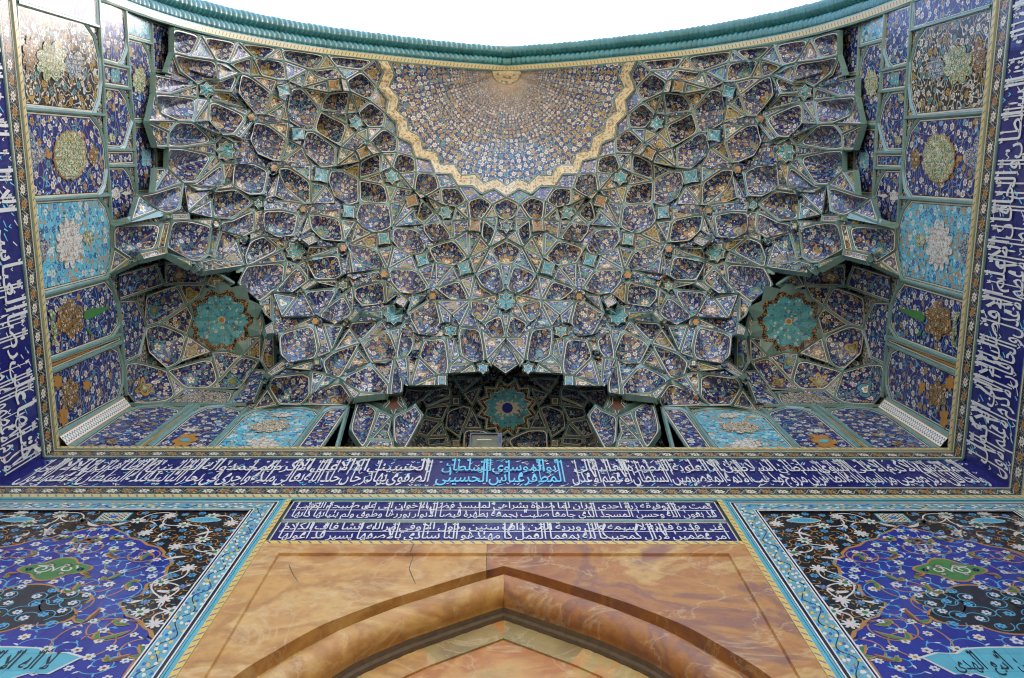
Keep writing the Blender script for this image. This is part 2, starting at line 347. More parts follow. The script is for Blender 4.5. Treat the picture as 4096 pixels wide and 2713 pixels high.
def shape(w):
    w = w.replace('لا', '\ufefb'); out = []; prev = False
    for i, ch in enumerate(w):
        if ch == '\ufefb': out.append('\ufefc' if prev else ch); prev = False; continue
        t = FORMS[ch]; nx = i+1 < len(w) and w[i+1] != 'ء'
        j = len(t) == 4 and nx; k = (3 if j else 1) if prev else (2 if j else 0)
        out.append(t[k] if k < len(t) else t[0]); prev = j
    return list(reversed(out))
GL = {}
tc = bpy.data.curves.new('glyph', 'FONT'); tob = bpy.data.objects.new('glyph', tc); COL.objects.link(tob); tc.resolution_u = 3; tc.offset = .010
def text_mesh(s):
    tc.body = s; dg = bpy.context.evaluated_depsgraph_get(); dg.update()
    return bpy.data.meshes.new_from_object(tob.evaluated_get(dg))
def glyph(ch):
    if ch not in GL:
        me = text_mesh(ch + '|'); mx = max(v.co.x for v in me.vertices); bpy.data.meshes.remove(me)
        me = text_mesh(ch); GL[ch] = ([(v.co.x, v.co.y) for v in me.vertices], [list(p.vertices) for p in me.polygons], mx-BAR); bpy.data.meshes.remove(me)
    return GL[ch]
me = text_mesh('|'); BAR = max(v.co.x for v in me.vertices); bpy.data.meshes.remove(me)

for _f in FORMS.values():
    for _c in _f: glyph(_c)
for _c in '\ufefb\ufefc': glyph(_c)
bpy.data.objects.remove(tob); bpy.data.curves.remove(tc)
# ---------------------------------------------------------------- muqarnas vault: surveyed cells of the left half (mirrored for the right)
# kind, survey sheet, corner points; b bowl, k facet, w facet with reflection painted in as a paler tile, d dark facet, x lattice bracket, l lavender lozenge, p flat panel
CELLS = '''
b A 1485,235 1725,302 1632,488 1485,452
k A 1733,305 1855,520 1635,490
b A 1737,306 2045,360 1965,548 1860,518
k A 2045,362 2166,486 1968,547
b A 2050,362 2410,412 2258,520 2168,485
b A 1525,470 1860,522 1878,693 1772,688 1690,725 1542,610
w A 1512,478 1538,610 1660,722 1428,626
d A 1472,455 1512,470 1425,628
k A 1865,525 2070,630 1880,692
b A 1968,548 2168,486 2150,655 2070,629
k A 1325,635 1662,735 1465,812 1325,800
d A 1468,814 1668,738 1697,842
b A 1325,812 1695,844 1660,1048 1520,1040 1375,975
w A 1320,818 1374,978 1520,1045 1270,1045
k A 1697,843 1800,852 1670,1050
k A 1802,856 1788,1042 1690,1055
b A 1808,866 2130,1000 2010,1166 1905,1166 1786,1042
d A 1840,785 1985,790 2132,945 1812,865
d A 1812,868 2132,948 2128,998
b A 1778,688 1880,692 2070,631 1980,785 1862,766
b A 2074,634 2190,680 2340,803 2275,985 2190,985 2040,800
k B 42,683 240,690 190,802
w A 2170,490 2245,655 2150,656
k A 2120,1018 2182,1045 2062,1192 2008,1166
w A 1905,1168 2010,1167 2060,1195 2140,1200 2000,1215 1930,1200
b A 1530,1060 1680,1075 1845,1228 1558,1272 1440,1266 1448,1132
d A 1680,1075 1912,1180 1845,1228
k A 1562,1277 1845,1236 1840,1332
b A 1443,1290 1560,1284 1836,1335 1680,1574 1572,1574 1438,1449
d A 1272,1066 1515,1066 1442,1140
d A 1275,1070 1440,1140 1430,1268 1340,1268
k B 262,413 292,521 110,520
b B 270,414 660,470 570,602 502,597 296,521
k B 663,470 740,577 570,602
b B 668,470 1075,515 957,607 742,576
w B 742,578 955,608 826,686
b B 25,490 298,524 318,692 240,687 100,642
k B 302,525 502,599 320,692
b B 506,600 742,578 816,685 660,692 560,656
w B 500,603 448,752 322,693
k B 505,604 560,656 656,692 450,755
k B 660,695 682,797 450,760
x B 776,665 826,686 862,788 800,782
B B 952,611 1092,751 1030,866 868,790 830,690
k B 1075,515 1140,635 1092,750 956,608
k B 189,804 305,870 126,986
k B 308,876 336,1046 148,994
b B 368,756 442,770 602,946 545,1126 478,1130 364,1062 315,940 338,802
d B 443,770 656,805 602,946
B B 690,802 836,812 831,973 608,973 620,880
d B 838,815 925,962 886,992 832,976
d B 840,814 1006,865 938,960
B B 1010,866 1166,974 1146,1096 1010,1096 946,1012 940,955
l B 1092,752 1180,865 1166,973 1032,868
d B 664,985 832,986 840,1072 802,1093
B B 606,976 664,986 802,1095 777,1262 578,1136
k B 804,1098 902,1142 784,1261
d B 906,1142 982,1091 1017,1217
w B 985,1091 1112,1106 1020,1219
k B 905,1146 1017,1219 975,1242 910,1302 780,1265
B B 1113,1108 1268,1184 1262,1310 1130,1312 1046,1226
l B 1167,974 1255,1064 1269,1181 1147,1098
x B 986,1236 1046,1226 1112,1320 1052,1330
d B 143,1061 358,1060 322,1196
b B 35,1050 141,1061 319,1197 260,1388 196,1384 60,1325 8,1230 15,1140
k B 320,1203 450,1256 264,1388
k B 455,1264 527,1416 298,1411
b B 480,1150 580,1140 736,1266 738,1432 610,1446 480,1332 456,1230
k B 742,1269 872,1306 744,1440
k B 880,1310 946,1391 760,1446
B B 950,1391 1050,1345 1101,1346 1122,1480 935,1545
d B 1102,1350 1216,1438 1126,1480
d B 1106,1345 1246,1311 1216,1432
B B 1250,1311 1419,1352 1430,1480 1390,1504 1290,1495 1224,1420
l B 1272,1187 1386,1239 1417,1350 1263,1309
b D 245,150 340,149 521,272 526,466 460,466 300,326
d D 342,148 554,148 522,270
k D 533,284 656,302 546,466
k D 657,310 732,461 552,468
b D 690,176 780,169 926,278 940,452 840,481 720,402 665,260
d D 782,167 950,111 925,275
d D 950,251 1146,206 1160,300
B D 950,257 1157,311 1200,466 965,440 935,300
k D 1160,314 1266,320 1210,462
k D 1265,302 1310,238 1402,346
w D 1312,236 1432,198 1404,342
k D 1268,321 1400,348 1340,440 1214,465
x D 1396,349 1450,344 1512,400 1466,421
B D 1436,196 1592,208 1633,329 1506,399 1430,336
d D 1502,413 1631,335 1646,470
B D 1641,330 1790,318 1866,440 1771,495 1680,470
d D 1486,420 1646,470 1600,538
B D 1470,432 1600,540 1482,643 1428,580
d D 1600,545 1645,615 1484,645
B D 1478,655 1644,640 1750,766 1560,792 1492,705
k D 1648,638 1742,612 1754,765
k D 1752,610 1884,602 1872,692 1758,764
d D 1742,520 1886,585 1750,606
w D 1772,495 1866,443 1890,582
x D 1890,586 2002,590 1996,614 1890,610
B D 1874,440 1986,400 2087,466 2010,592 1890,585
k D 2088,468 2132,576 2010,602
d D 2010,603 2150,596 2120,691
B D 1996,620 2118,692 2060,838 1980,742
w D 2124,698 2207,760 2068,836
b D 906,476 1176,482 1226,664 1104,714 965,667 905,562
k D 565,550 777,486 776,594
b D 496,551 562,550 776,606 812,794 620,776 520,682
k D 780,609 916,611 824,788
k D 916,620 1052,714 858,806
k D 1183,488 1306,478 1237,652
k D 1310,472 1406,506 1240,657
k D 1408,534 1446,656 1248,665
b D 115,522 262,515 420,550 382,744 232,755 126,700 106,610
k D 421,551 496,560 388,745
k D 499,560 522,688 430,742
d D 115,432 300,440 432,480 418,547 262,513 115,520
w D 242,202 301,326 440,468 206,401
k D 236,206 204,400 132,395
x D 0,720 95,698 112,735 0,776
x D 430,770 540,730 582,790 502,826
d D 96,770 304,780 311,846 266,860
b C 2118,790 2245,772 2412,860 2110,998 2098,900
k D 268,866 311,958 10,990
b C 2110,1008 2446,970 2433,1168 2338,1225 2230,1312 2034,1150
k D 311,973 403,990 290,1170
b D 403,995 506,1124 426,1186 360,1230 198,1228
k D 476,950 506,1122 409,990
x D 430,1182 556,1120 582,1146 462,1216
b D 490,930 766,896 802,1078 736,1115 590,1125 505,1022
d D 494,836 764,828 640,890 492,922
d D 762,834 770,892 522,926
b D 836,826 1102,861 1182,1024 1112,1032 942,966
w D 845,862 942,968 1128,1042 880,1060
k D 826,890 846,868 872,1060 800,1080
k D 880,809 1087,722 1092,832
b D 1215,690 1440,680 1521,840 1476,891 1310,891 1215,782
k D 1110,850 1232,831 1186,1012
k D 1240,838 1392,906 1198,1016
b D 1530,850 1752,794 1881,930 1752,1001 1590,972
k D 1755,792 1866,716 1879,920
k D 1868,716 1961,731 1884,918
k D 1964,738 2053,864 1890,928
k D 1394,912 1440,1028 1190,1060
b D 1200,1061 1447,1040 1546,1198 1400,1250 1290,1231 1205,1132
k D 1452,1036 1577,1001 1556,1194
k D 1580,1001 1742,1021 1590,1192
k D 1746,1025 1802,1112 1600,1196
b D 1604,1201 1820,1120 1892,1290 1780,1321 1690,1271
k D 1824,1112 1932,1074 1892,1284
d D 1893,936 2056,866 1935,1064
k D 2058,866 2141,975 1944,1066
b D 1953,1066 2142,979 2197,1201 2112,1246 1990,1172
w D 1937,1086 1992,1176 2115,1249 1898,1272
d D 1905,1281 2126,1254 2132,1306 2090,1332
b D 1904,1290 2091,1335 1995,1496 1898,1422
k D 2094,1344 2160,1402 2008,1492
b F 1995,214 2166,130 2211,326 2080,326
b D 885,1181 1152,1124 1172,1320 1132,1356 960,1352 895,1271
d D 850,1110 1112,1050 1112,1102 880,1181
k D 1158,1122 1197,1092 1262,1260 1192,1332 1172,1312
d D 580,1150 762,1129 766,1188
b D 464,1232 736,1201 651,1398 570,1426 474,1350
k D 744,1201 801,1228 658,1394
b D 803,1236 885,1396 826,1456 726,1506 604,1451
d D 856,1190 902,1372 806,1232
x D 838,1442 910,1366 942,1400 870,1477
x D 1240,1312 1275,1246 1362,1290 1320,1362
d D 1366,1286 1532,1240 1532,1272 1350,1412
b F 1382,150 1545,0 1602,10 1652,202 1520,312 1448,302 1400,220
k F 1640,12 1732,130 1722,202 1662,222
w F 1642,8 1890,30 1742,122
k F 1745,130 1884,38 1802,232
d F 930,145 1146,90 1140,170
b F 890,166 1132,182 946,372 864,286
k F 1138,184 1194,261 986,358
b F 946,376 1194,265 1277,464 1242,511 1161,555 1036,551
k F 1200,252 1292,241 1272,446
d F 1300,245 1336,176 1418,332
b F 1297,252 1421,345 1396,440 1351,495 1260,506
x F 1410,421 1440,336 1491,350 1456,441
d F 1490,351 1652,248 1682,322
b F 1480,386 1667,335 1716,560 1696,641 1610,646 1450,491
k F 1680,336 1767,341 1716,545
d F 1770,348 1806,482 1724,546
w F 1806,485 1912,545 1724,551
b F 1786,300 1832,231 1986,254 2031,521 1932,546 1815,466
k F 1890,48 1987,250 1814,216
w F 2000,256 2080,334 2203,348 2040,484
w F 2205,354 2060,542 2074,586 2036,490
d F 1768,636 1946,560 1951,626
d F 1724,562 1936,548 1770,631 1714,642
d F 1370,746 1592,670 1596,742
k F 1426,494 1582,656 1362,738
d F 1386,481 1426,494 1346,732 1330,711
k F 1250,521 1376,506 1331,706
b F 1245,521 1320,712 1310,802 1192,822 1202,742
k F 1076,570 1232,531 1196,738
b F 1040,571 1196,751 1166,806 940,796 770,681
b F 614,531 700,451 921,411 746,664 650,641
k F 926,416 1042,562 818,612
k F 626,214 806,226 681,426
d F 851,231 921,402 700,446
k F 546,214 622,211 672,441 560,511 592,425
b F 240,291 526,245 591,431 531,511 331,546 255,471
d F 210,261 521,150 521,202 230,291
x F 120,236 196,191 216,291 140,301
x F 130,631 271,520 312,551 181,661
b F 190,666 526,610 521,826 436,911 246,906 150,751
d F 300,591 536,536 526,602
k F 611,620 736,682 541,821
k F 541,591 611,604 531,806
b F 736,696 891,856 846,916 470,916
d F 136,756 241,916 0,956
x F 760,690 942,800 892,842
x F 942,800 1162,816 912,842
b C 1476,606 1622,601 1813,656 1786,911 1711,961 1641,956 1426,841
b C 966,651 1396,626 1341,851 1191,886 1121,936 976,841
k C 1400,621 1472,614 1421,832 1342,851
d C 1120,611 1432,551 1401,622 960,641
x C 1470,541 1612,540 1616,591 1476,596
d C 1618,596 1832,590 1816,652
b C 1190,386 1563,295 1541,511 1461,526 1291,491
k C 1576,296 1831,346 1586,516
d C 1601,521 1822,420 1822,577
w C 1181,400 1362,521 1110,606
k C 1441,174 1562,286 1318,366
d C 1341,150 1432,160 1311,361
b C 1582,288 1691,282 1906,110 1926,291 1841,311 1691,353
k C 1841,60 1906,102 1701,286
k C 1921,111 2006,111 1941,281
x C 1841,311 1991,291 2021,326 1871,346
b C 1851,371 2051,351 2181,451 1991,601 1871,591 1821,481
d C 1991,336 2200,411 2161,446
k C 2171,461 2181,512 2021,596
b C 1896,616 2179,520 2191,701 2106,746 2031,766 1901,691
k C 2201,501 2262,511 2201,701
b C 2021,110 2181,115 2311,181 2266,386 2141,391 1991,286
k C 1901,701 2071,771 1831,931
k C 1821,671 1891,691 1841,901 1791,911
d C 2071,791 2101,991 1871,986
x C 1196,891 1411,841 1436,896 1231,946
d C 1111,946 1191,986 925,1086
w C 976,871 1111,946 920,1076
d C 1436,901 1661,981 1641,1011 1401,931
d C 1731,1001 1851,971 2101,1001 1741,1051
k D 190,1232 84,1318 130,1420 215,1468
k D 198,1236 405,1262 272,1442
k D 405,1262 445,1236 530,1424 290,1456 272,1444
l D 1418,65 1546,92 1591,205 1434,192
l D 1592,207 1719,212 1786,313 1634,328
l D 1788,314 1910,317 1989,381 1866,438
l D 1990,382 2095,340 2207,406 2088,464
'''
# corner vault behind the overhanging edge
CORNER = '''
b C 1250,1250 1521,1151 1606,1331 1372,1490 1256,1521
d C 1531,1151 1766,1151 1721,1251 1611,1311
b C 1410,950 1790,1030 1766,1151 1411,1161
d C 1831,1030 2012,1146 1901,1191 1781,1161
p C 1010,1070 1341,975 1392,1161 1021,1291
p E 1025,40 1161,0 1236,151 1241,291 1191,481 1061,546
d E 1601,30 1662,141 1612,302 1375,206
b E 1266,261 1381,221 1612,306 1546,541 1431,601 1271,451
k E 1626,311 1826,446 1822,481 1551,541
b E 1451,611 1822,490 1881,691 1791,766 1591,766
k E 1836,481 1951,440 2076,476 1886,691
k E 2086,471 2246,306 2241,526
b E 2081,486 2231,531 2061,771 1801,771 1891,691
b E 1076,581 1181,531 1441,631 1511,831 1401,891 1151,891 1081,801
x E 1441,621 1591,771 1512,821
b E 1601,781 2011,791 1961,896 1401,896
p E 2151,601 2291,611 2181,891 1951,896 2051,781
d F 75,40 121,236 101,291 40,140
k F -10,320 105,300 105,505 -10,530
b F 140,300 208,296 212,560 190,640 110,500
'''
# window niche over the inscription
NICHE = '''
d F 1341,761 1591,765 1471,860 1351,941 1311,861
b F 1501,771 1721,741 1731,831 1511,921 1481,861
d F 1521,911 1721,841 1731,891
b F 1511,931 1721,901 1651,1041 1491,1011
b F 1691,951 1831,901 1911,921 1831,1111 1801,1191 1671,1101
d F 1491,1011 1651,1046 1521,1181 1431,1151
d F 1661,1051 1701,1171 1531,1191
d F 1741,681 1991,661 1821,801
d F 1831,811 1991,741 1931,931
d F 1921,951 2001,1111 1841,1111
b F 1831,1131 2001,1131 2191,1201 2101,1320 1821,1320
d F 1531,1200 1700,1190 1720,1240 1530,1260
d F 1400,1190 1520,1190 1500,1320 1340,1320
d F 1520,1270 1720,1255 1790,1320 1510,1325
d F 1725,640 1990,640 1990,660 1740,680
'''
FRONT = '''
d F 921,856 1161,831 1146,906 1111,946
b F 891,876 1106,951 1021,1201 966,1286 851,1111
k F 1116,961 1221,1006 1036,1171
d F 1216,1021 1201,1141 1231,1216 1036,1196
b F 1231,1021 1351,951 1421,901 1491,1001 1401,1171 1331,1300 1241,1211
k F 1170,832 1306,820 1352,945 1260,1000 1150,910
d F 1030,1205 1235,1235 1250,1330 985,1310
'''
# symmetric cells on the axis: left half of the outline from top to bottom
AXIS = '''
v b D 2207,410 2088,466 2104,545 2150,592 2207,608
v b D 2207,768 2066,848 2084,922 2138,972 2207,986
v w D 2207,988 2144,982 2207,1196
v w D 2207,1410 2165,1418 2210,1612
v d F 2212,360 2062,546 2212,640
'''
# stars: kind, sheet, centre, radius, points, turn;  s turquoise, o ochre, t small dark, q brown
STARS = '''
v s A 1765,770 86 6 -90
v h A 2150,1005 48 6 0
v s A 1937,1296 102 8 -90
v o B 722,732 80 4 -52
v s B 283,772 84 4 -60
v s B 905,1052 78 6 -95
v o B 970,1312 78 4 -70
v s B 405,1150 84 4 -50
v h D 200,155 48 6 10
v s D 605,220 92 4 -35
v s D 1217,236 80 6 -95
v o D 1390,438 82 4 -60
v s D 1680,545 76 6 -70
v o D 1932,658 82 4 -40
v s D 845,535 84 4 -40
v h D 450,512 44 6 0
v s D 65,460 62 6 -80
v s D 387,872 100 8 -80
v h D 796,850 48 6 0
v s D 1152,765 84 4 -50
v s D 1482,950 84 4 -60
v s D 1842,1030 84 4 -60
v h D 1152,1076 50 6 0
v s D 800,1166 60 6 -90
v s D 1235,1425 100 8 -90
v h D 1570,1258 48 6 0
v t F 1412,460 28 4 -45
v s F 1725,274 76 6 -90
v s F 2002,600 64 6 -90
v s F 1650,702 70 4 -45
v h F 560,186 50 6 0
v t F 574,546 44 4 -45
v t C 1434,572 36 4 -45
v t C 1850,640 48 6 0
v t C 1830,345 24 4 0
v s C 2213,465 60 6 -90
v t C 2100,770 24 4 0
v t C 1180,948 34 4 0
v t C 1690,1012 40 4 0
v t F 128,684 34 4 0
v t D 440,1226 26 4 0
v t D 838,1480 28 4 0
v s F 2235,-600 2 4 0
f q F 1232,912 104 5 90
c o F 1765,862 56 4 -45
c o F 1762,1232 56 4 -45
'''
AXSTARS = '''
v n D 2212,664 76 6 -90
v s D 2212,1310 96 8 -90
'''
def parse_pts(t, toks):
    return [tpx(t, *[float(c) for c in k.split(',')]) for k in toks]
class Welder:
    def __init__(s): s.p = []
    def __call__(s, q, tol=15.0):
        for i, (x, y) in enumerate(s.p):
            if abs(x-q[0]) < tol and abs(y-q[1]) < tol: return s.p[i]
        s.p.append(q); return q
weld = Welder()
def star_px(t, cx, cy, R, n, rot):
    c = tpx(t, cx, cy); R /= 2.148; r = R*{4: .62, 5: .55, 6: .66, 8: .76}.get(n, .7)
    if n == 6 and R < 24: R *= .92; r = R*.74
    out = []
    for i in range(2*n):
        a = math.radians(rot) + math.pi*i/n; q = R if i % 2 == 0 else r
        out.append((c[0]+q*math.cos(a), c[1]+q*math.sin(a)))
    return c, R, out
stars = []
for ln in STARS.split('\n'):
    k = ln.split()
    if len(k) == 7 or len(k) == 6:
        cx, cy = [float(c) for c in k[3].split(',')]
        if float(k[4]) < 10: continue
        stars.append((k[0], k[1]) + star_px(k[2], cx, cy, float(k[4]), int(k[5]), float(k[6])))
tips = []                     # low hanging tips: brackets come towards the room
for ln in CELLS.split('\n'):
    k = ln.split()
    if len(k) > 3 and k[0] == 'x': tips += parse_pts(k[1], k[2:])
def relief(px, py):
    """star ceilings are sunk, brackets, ochre stars and the small caps hang lower"""
    d = 0.
    for zn, kd, c, R, q6 in stars:
        if zn != 'v': continue
        q = math.hypot(px-c[0], py-c[1])
        if kd == 's' and len(q6) > 8 and q < R*1.6: d = max(d, .12*(1 if q < R*1.15 else (1.6-q/R)/.45))
        elif kd in 'hto' and q < R+9: d = min(d, -.10)
    for tx, ty in tips:
        if math.hypot(px-tx, py-ty) < 9: d = min(d, -.16); break
    return d
cache = {}
def survey(q, zone):
    k = (round(q[0], 1), round(q[1], 1), zone)
    if k not in cache:
        P = hit(q[0], q[1], zone)
        if zone == 'v' and abs(P.x) < W-.02 and P.y < D-.02 and P.y > YF+.02:
            v = P-CAM; edge = min(1., (W-abs(P.x))/.5, (D-P.y)/.5, (P.y-YF)/.5)
            P = CAM + v*(1 + (relief(*q) + .13*edge*math.sin(2*math.pi*(P.z-SPR)/1.2))/v.length)      # tiers stepping up the vault
        cache[k] = P
    return cache[k].copy()

def frame2d(P):
    c = sum(P, Vector())/len(P); n = Vector()
    for i in range(len(P)):
        a, b = P[i]-c, P[(i+1) % len(P)]-c; n += a.cross(b)
    n.normalize()
    if n.dot(c-CAM) < 0: n = -n          # n points away from the room
    e = (P[1]-P[0]); e -= n*e.dot(n); e.normalize(); f = n.cross(e)
    return c, e, f, n
def inset(Q, d):
    A = sum(Q[i][0]*Q[(i+1) % len(Q)][1]-Q[(i+1) % len(Q)][0]*Q[i][1] for i in range(len(Q)))
    sg = 1 if A > 0 else -1; out = []; N = len(Q)
    for i in range(N):
        p, q, r = Q[i-1], Q[i], Q[(i+1) % N]
        e1 = Vector((q[0]-p[0], q[1]-p[1])); e2 = Vector((r[0]-q[0], r[1]-q[1]))
        if e1.length < 1e-5 or e2.length < 1e-5: out.append(q); continue
        n1 = Vector((-e1.y, e1.x)).normalized()*sg; n2 = Vector((-e2.y, e2.x)).normalized()*sg
        b = n1+n2; L = b.length
        if L < .35: b = b.normalized()*2.2 if L > 1e-4 else n1
        else: b = b*(2/(L*L))
        out.append((q[0]+b.x*d, q[1]+b.y*d))
    return out
RINGS = [(0, 'turq'), (.013, 'black'), (.018, 'white'), (.029, 'black'), (.034, None)]
SMALLR = [(0, 'turq'), (.012, 'black'), (.019, None)]
seed_rot = random.Random(3)
def make_cell(name, P, mat, parent, bowl=0.0, mirror_too=True, rings=RINGS, proud=0.0, bname='rib_border', uvs=1.0, mono=None):
    """One tiled cell: raised turquoise rib, black and white lines, and the tiled field (flat, or hollowed like a bowl)."""
    c, e, f, n = frame2d(P)
    Q = [((p-c).dot(e), (p-c).dot(f)) for p in P]; hgt = [(p-c).dot(n) for p in P]; N = len(P)
    area = abs(sum(Q[i][0]*Q[(i+1) % N][1]-Q[(i+1) % N][0]*Q[i][1] for i in range(N)))/2
    per = sum(math.dist(Q[i], Q[(i+1) % N]) for i in range(N))
    k = min(1., .62*(2*area/per)/rings[-1][0]) if rings[-1][0] > 0 else 1
    lev = [inset(Q, r[0]*k) for r in rings]
    if bowl > .1:             # hollows have rounded outlines inside the straight ribs
        def dense(L, vals=None):
            return [tuple(x*(1-t/6)+y*t/6 for x, y in zip(L[i], L[(i+1) % N])) for i in range(N) for t in range(6)]
        def round_off(L, n):
            for _ in range(n): L = [(.5*L[i][0]+.25*(L[i-1][0]+L[(i+1) % len(L)][0]), .5*L[i][1]+.25*(L[i-1][1]+L[(i+1) % len(L)][1])) for i in range(len(L))]
            return L
        hgt = [h[0] for h in dense([(h,) for h in hgt])]
        lev = [round_off(dense(L), 0 if j == 0 else 2) for j, L in enumerate(lev)]; N *= 6
    def lift3(q, i, push): return c + e*q[0] + f*q[1] + n*(hgt[i] + push - proud)
    bd = MB()
    raised = [-.022*k, -.004, 0, 0, 0]
    for j in range(len(rings)-1):
        a = [lift3(lev[j][i], i, raised[min(j, 4)]) for i in range(N)]; b = [lift3(lev[j+1][i], i, raised[min(j+1, 4)]) for i in range(N)]
        mi = {'turq': 0, 'black': 1, 'white': 2}.get(rings[j][1], 0)
        bd.add(a+b, [(i, (i+1) % N, N+(i+1) % N, N+i) for i in range(N)], mi)
    a = [lift3(lev[0][i], i, raised[0]) for i in range(N)]; sk = .09 if bname == 'rib_border' else .02
    cz = Vector((0, 0, 1)) if n.z > .2 else n
    bd.add(a + [q + (n*.5+cz*.5)*sk for q in a], [(i, (i+1) % N, N+(i+1) % N, N+i) for i in range(N)], 0)
    fld = MB(); inn = lev[-1]
    # subdivide the field outline
    ring = []; sub = 1 if bowl > .1 or not bowl else 3
    for i in range(N):
        for s in range(sub):
            t = s/sub; j = (i+1) % N
            ring.append((inn[i][0]*(1-t)+inn[j][0]*t, inn[i][1]*(1-t)+inn[j][1]*t, hgt[i]*(1-t)+hgt[j]*t))
    cc = (sum(q[0] for q in ring)/len(ring), sum(q[1] for q in ring)/len(ring)); ch = sum(q[2] for q in ring)/len(ring)
    if bowl:                  # the hollow is deepest near its lower, outer rim
        og = Vector((c.x, c.y-YF, 0)); og = og.normalized() if og.length > .1 else Vector((0, 1, 0))
        sx, sy = og.dot(e), og.dot(f); cand = [(q[0]-cc[0])*sx + (q[1]-cc[1])*sy for q in ring]; ext = max(cand)
        cc = (cc[0]+sx*ext*.30, cc[1]+sy*ext*.30)
    R = len(ring); mean = sum(math.dist(q[:2], cc) for q in ring)/R
    dep = bowl*math.sqrt(area)
    S = [1, .93, .82, .66, .46, .24] if bowl else [1]
    rot = seed_rot.uniform(0, 6.28); ou, ov = seed_rot.uniform(0, 40), seed_rot.uniform(0, 40)
    pts, uv = [], []
    arc = [0.]*R; prev = None
    for s in S:
        row = []
        for i, q in enumerate(ring):
            dx, dy = q[0]-cc[0], q[1]-cc[1]; L = math.hypot(dx, dy)+1e-9
            w = .55*(1-s); Lm = L*(1-w) + mean*w
            x, y = cc[0]+dx/L*Lm*s, cc[1]+dy/L*Lm*s
            h = q[2]*s + ch*(1-s) + dep*(1-s**2.6)
            row.append((c + e*x + f*y + n*(h-proud), dx/L, dy/L))
        if prev:
            for i in range(R): arc[i] += (row[i][0]-prev[i][0]).length
        prev = row
        for i in range(R): pts.append(row[i][0]); uv.append((arc[i], row[i][1], row[i][2]))
    if bowl:
        top = c + e*cc[0] + f*cc[1] + n*(ch+dep-proud)
        tot = [arc[i] + (top-prev[i][0]).length for i in range(R)]
    else:
        top = c + e*cc[0] + f*cc[1] + n*(ch-proud); tot = [(top-prev[i][0]).length for i in range(R)]
    U = []; LOC = []
    for idx, (a, ux, uy) in enumerate(uv):
        r = tot[idx % R]-a; x, y = ux*r*uvs, uy*r*uvs; LOC.append((x, y))
        U.append((x*math.cos(rot)-y*math.sin(rot)+ou, x*math.sin(rot)+y*math.cos(rot)+ov))
    pts.append(top); U.append((ou, ov)); LOC.append((0, 0)); T = len(pts)-1
    F = []
    for s in range(len(S)-1):
        for i in range(R):
            j = (i+1) % R; F.append((s*R+i, s*R+j, (s+1)*R+j, (s+1)*R+i))
    b0 = (len(S)-1)*R
    F += [(b0+i, b0+(i+1) % R, T) for i in range(R)]
    fld.add(pts, F, 0, U, smooth=bool(bowl)); fld.loc = LOC
    for mir in ((False, True) if mirror_too else (False,)):
        o = fld.build(name, [mat], parent, mir)
        bd.build(bname, ['turq', 'black', 'white'], o, mir)
FLOOR0 = Vector((0, 0, EYE))
vault = empty('muqarnas_vault', 'great half vault of stepped blue tiled muqarnas cells with turquoise ribs', 'vault', (0, 1.0, SPR+EYE))
cornerL = empty('corner_vault', 'shadowed corner vault with a turquoise star medallion on the left', 'vault', (-4, 2, SPR+EYE), 'corner vaults')
cornerR = empty('corner_vault', 'shadowed corner vault with a turquoise star medallion on the right', 'vault', (4, 2, SPR+EYE), 'corner vaults')
nichev = empty('window_niche', 'dark central niche with round turquoise medallion above the inscription', 'niche', (0, 3.6, SPR+EYE))
KIND = {'b': ('bowl_cell', None, .31), 'B': ('bowl_cell', 'vault2', .52), 'k': ('facet', None, .04), 'w': ('painted_sheen_facet', 'vault3', .04), 'd': ('dark_facet', 'dark', .04), 'x': ('bracket', 'lattice', 0), 'l': ('lozenge', 'lavender', 0), 'p': ('wall_panel', 'wallblue', 0)}
def pick(kd, P):
    if kd in 'bk': return seed_rot.choice(['vault', 'vault', 'vault2', 'vault3'] if kd == 'b' else ['vault', 'vault2', 'vault2', 'vault3'])
    return KIND[kd][1]
AXX = None
def axis_x(y):                # image column of the plane of symmetry
    return 2030.4 if y < 1500 else 2030.4
def close_joints(u, pool, tol=9.0):
    out = []
    for i, a in enumerate(u):
        b = u[(i+1) % len(u)]; out.append(a); dx, dy = b[0]-a[0], b[1]-a[1]; L2 = dx*dx+dy*dy; ins = []
        for p in pool:
            if p in u: continue
            t = ((p[0]-a[0])*dx+(p[1]-a[1])*dy)/L2
            if .08 < t < .92 and abs((p[0]-a[0])*dy-(p[1]-a[1])*dx)/math.sqrt(L2) < tol: ins.append((t, p))
        out += [p for t, p in sorted(ins)]
    return out
WELD = {z: Welder() for z in 'vncf'}; LIST = []
for zone, txt in (('v', CELLS), ('n', CORNER), ('c', NICHE), ('f', FRONT)):
    for ln in txt.split('\n'):
        k = ln.split()
        if len(k) < 4: continue
        u = []
        for q in [WELD[zone](q, 19.0 if k[0] != 'x' else 9.0) for q in parse_pts(k[1], k[2:])]:
            if q not in u: u.append(q)
        if len(u) > 2: LIST.append((zone, k[0], u))
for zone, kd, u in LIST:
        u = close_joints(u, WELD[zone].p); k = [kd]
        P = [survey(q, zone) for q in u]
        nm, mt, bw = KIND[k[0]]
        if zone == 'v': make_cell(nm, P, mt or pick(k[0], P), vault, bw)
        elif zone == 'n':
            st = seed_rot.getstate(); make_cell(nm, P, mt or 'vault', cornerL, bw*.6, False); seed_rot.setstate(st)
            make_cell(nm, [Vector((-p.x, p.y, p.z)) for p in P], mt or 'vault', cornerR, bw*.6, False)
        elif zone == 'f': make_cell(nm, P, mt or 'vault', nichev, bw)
        else: make_cell(nm, P, 'niche_shade_tile', nichev, bw*.8)
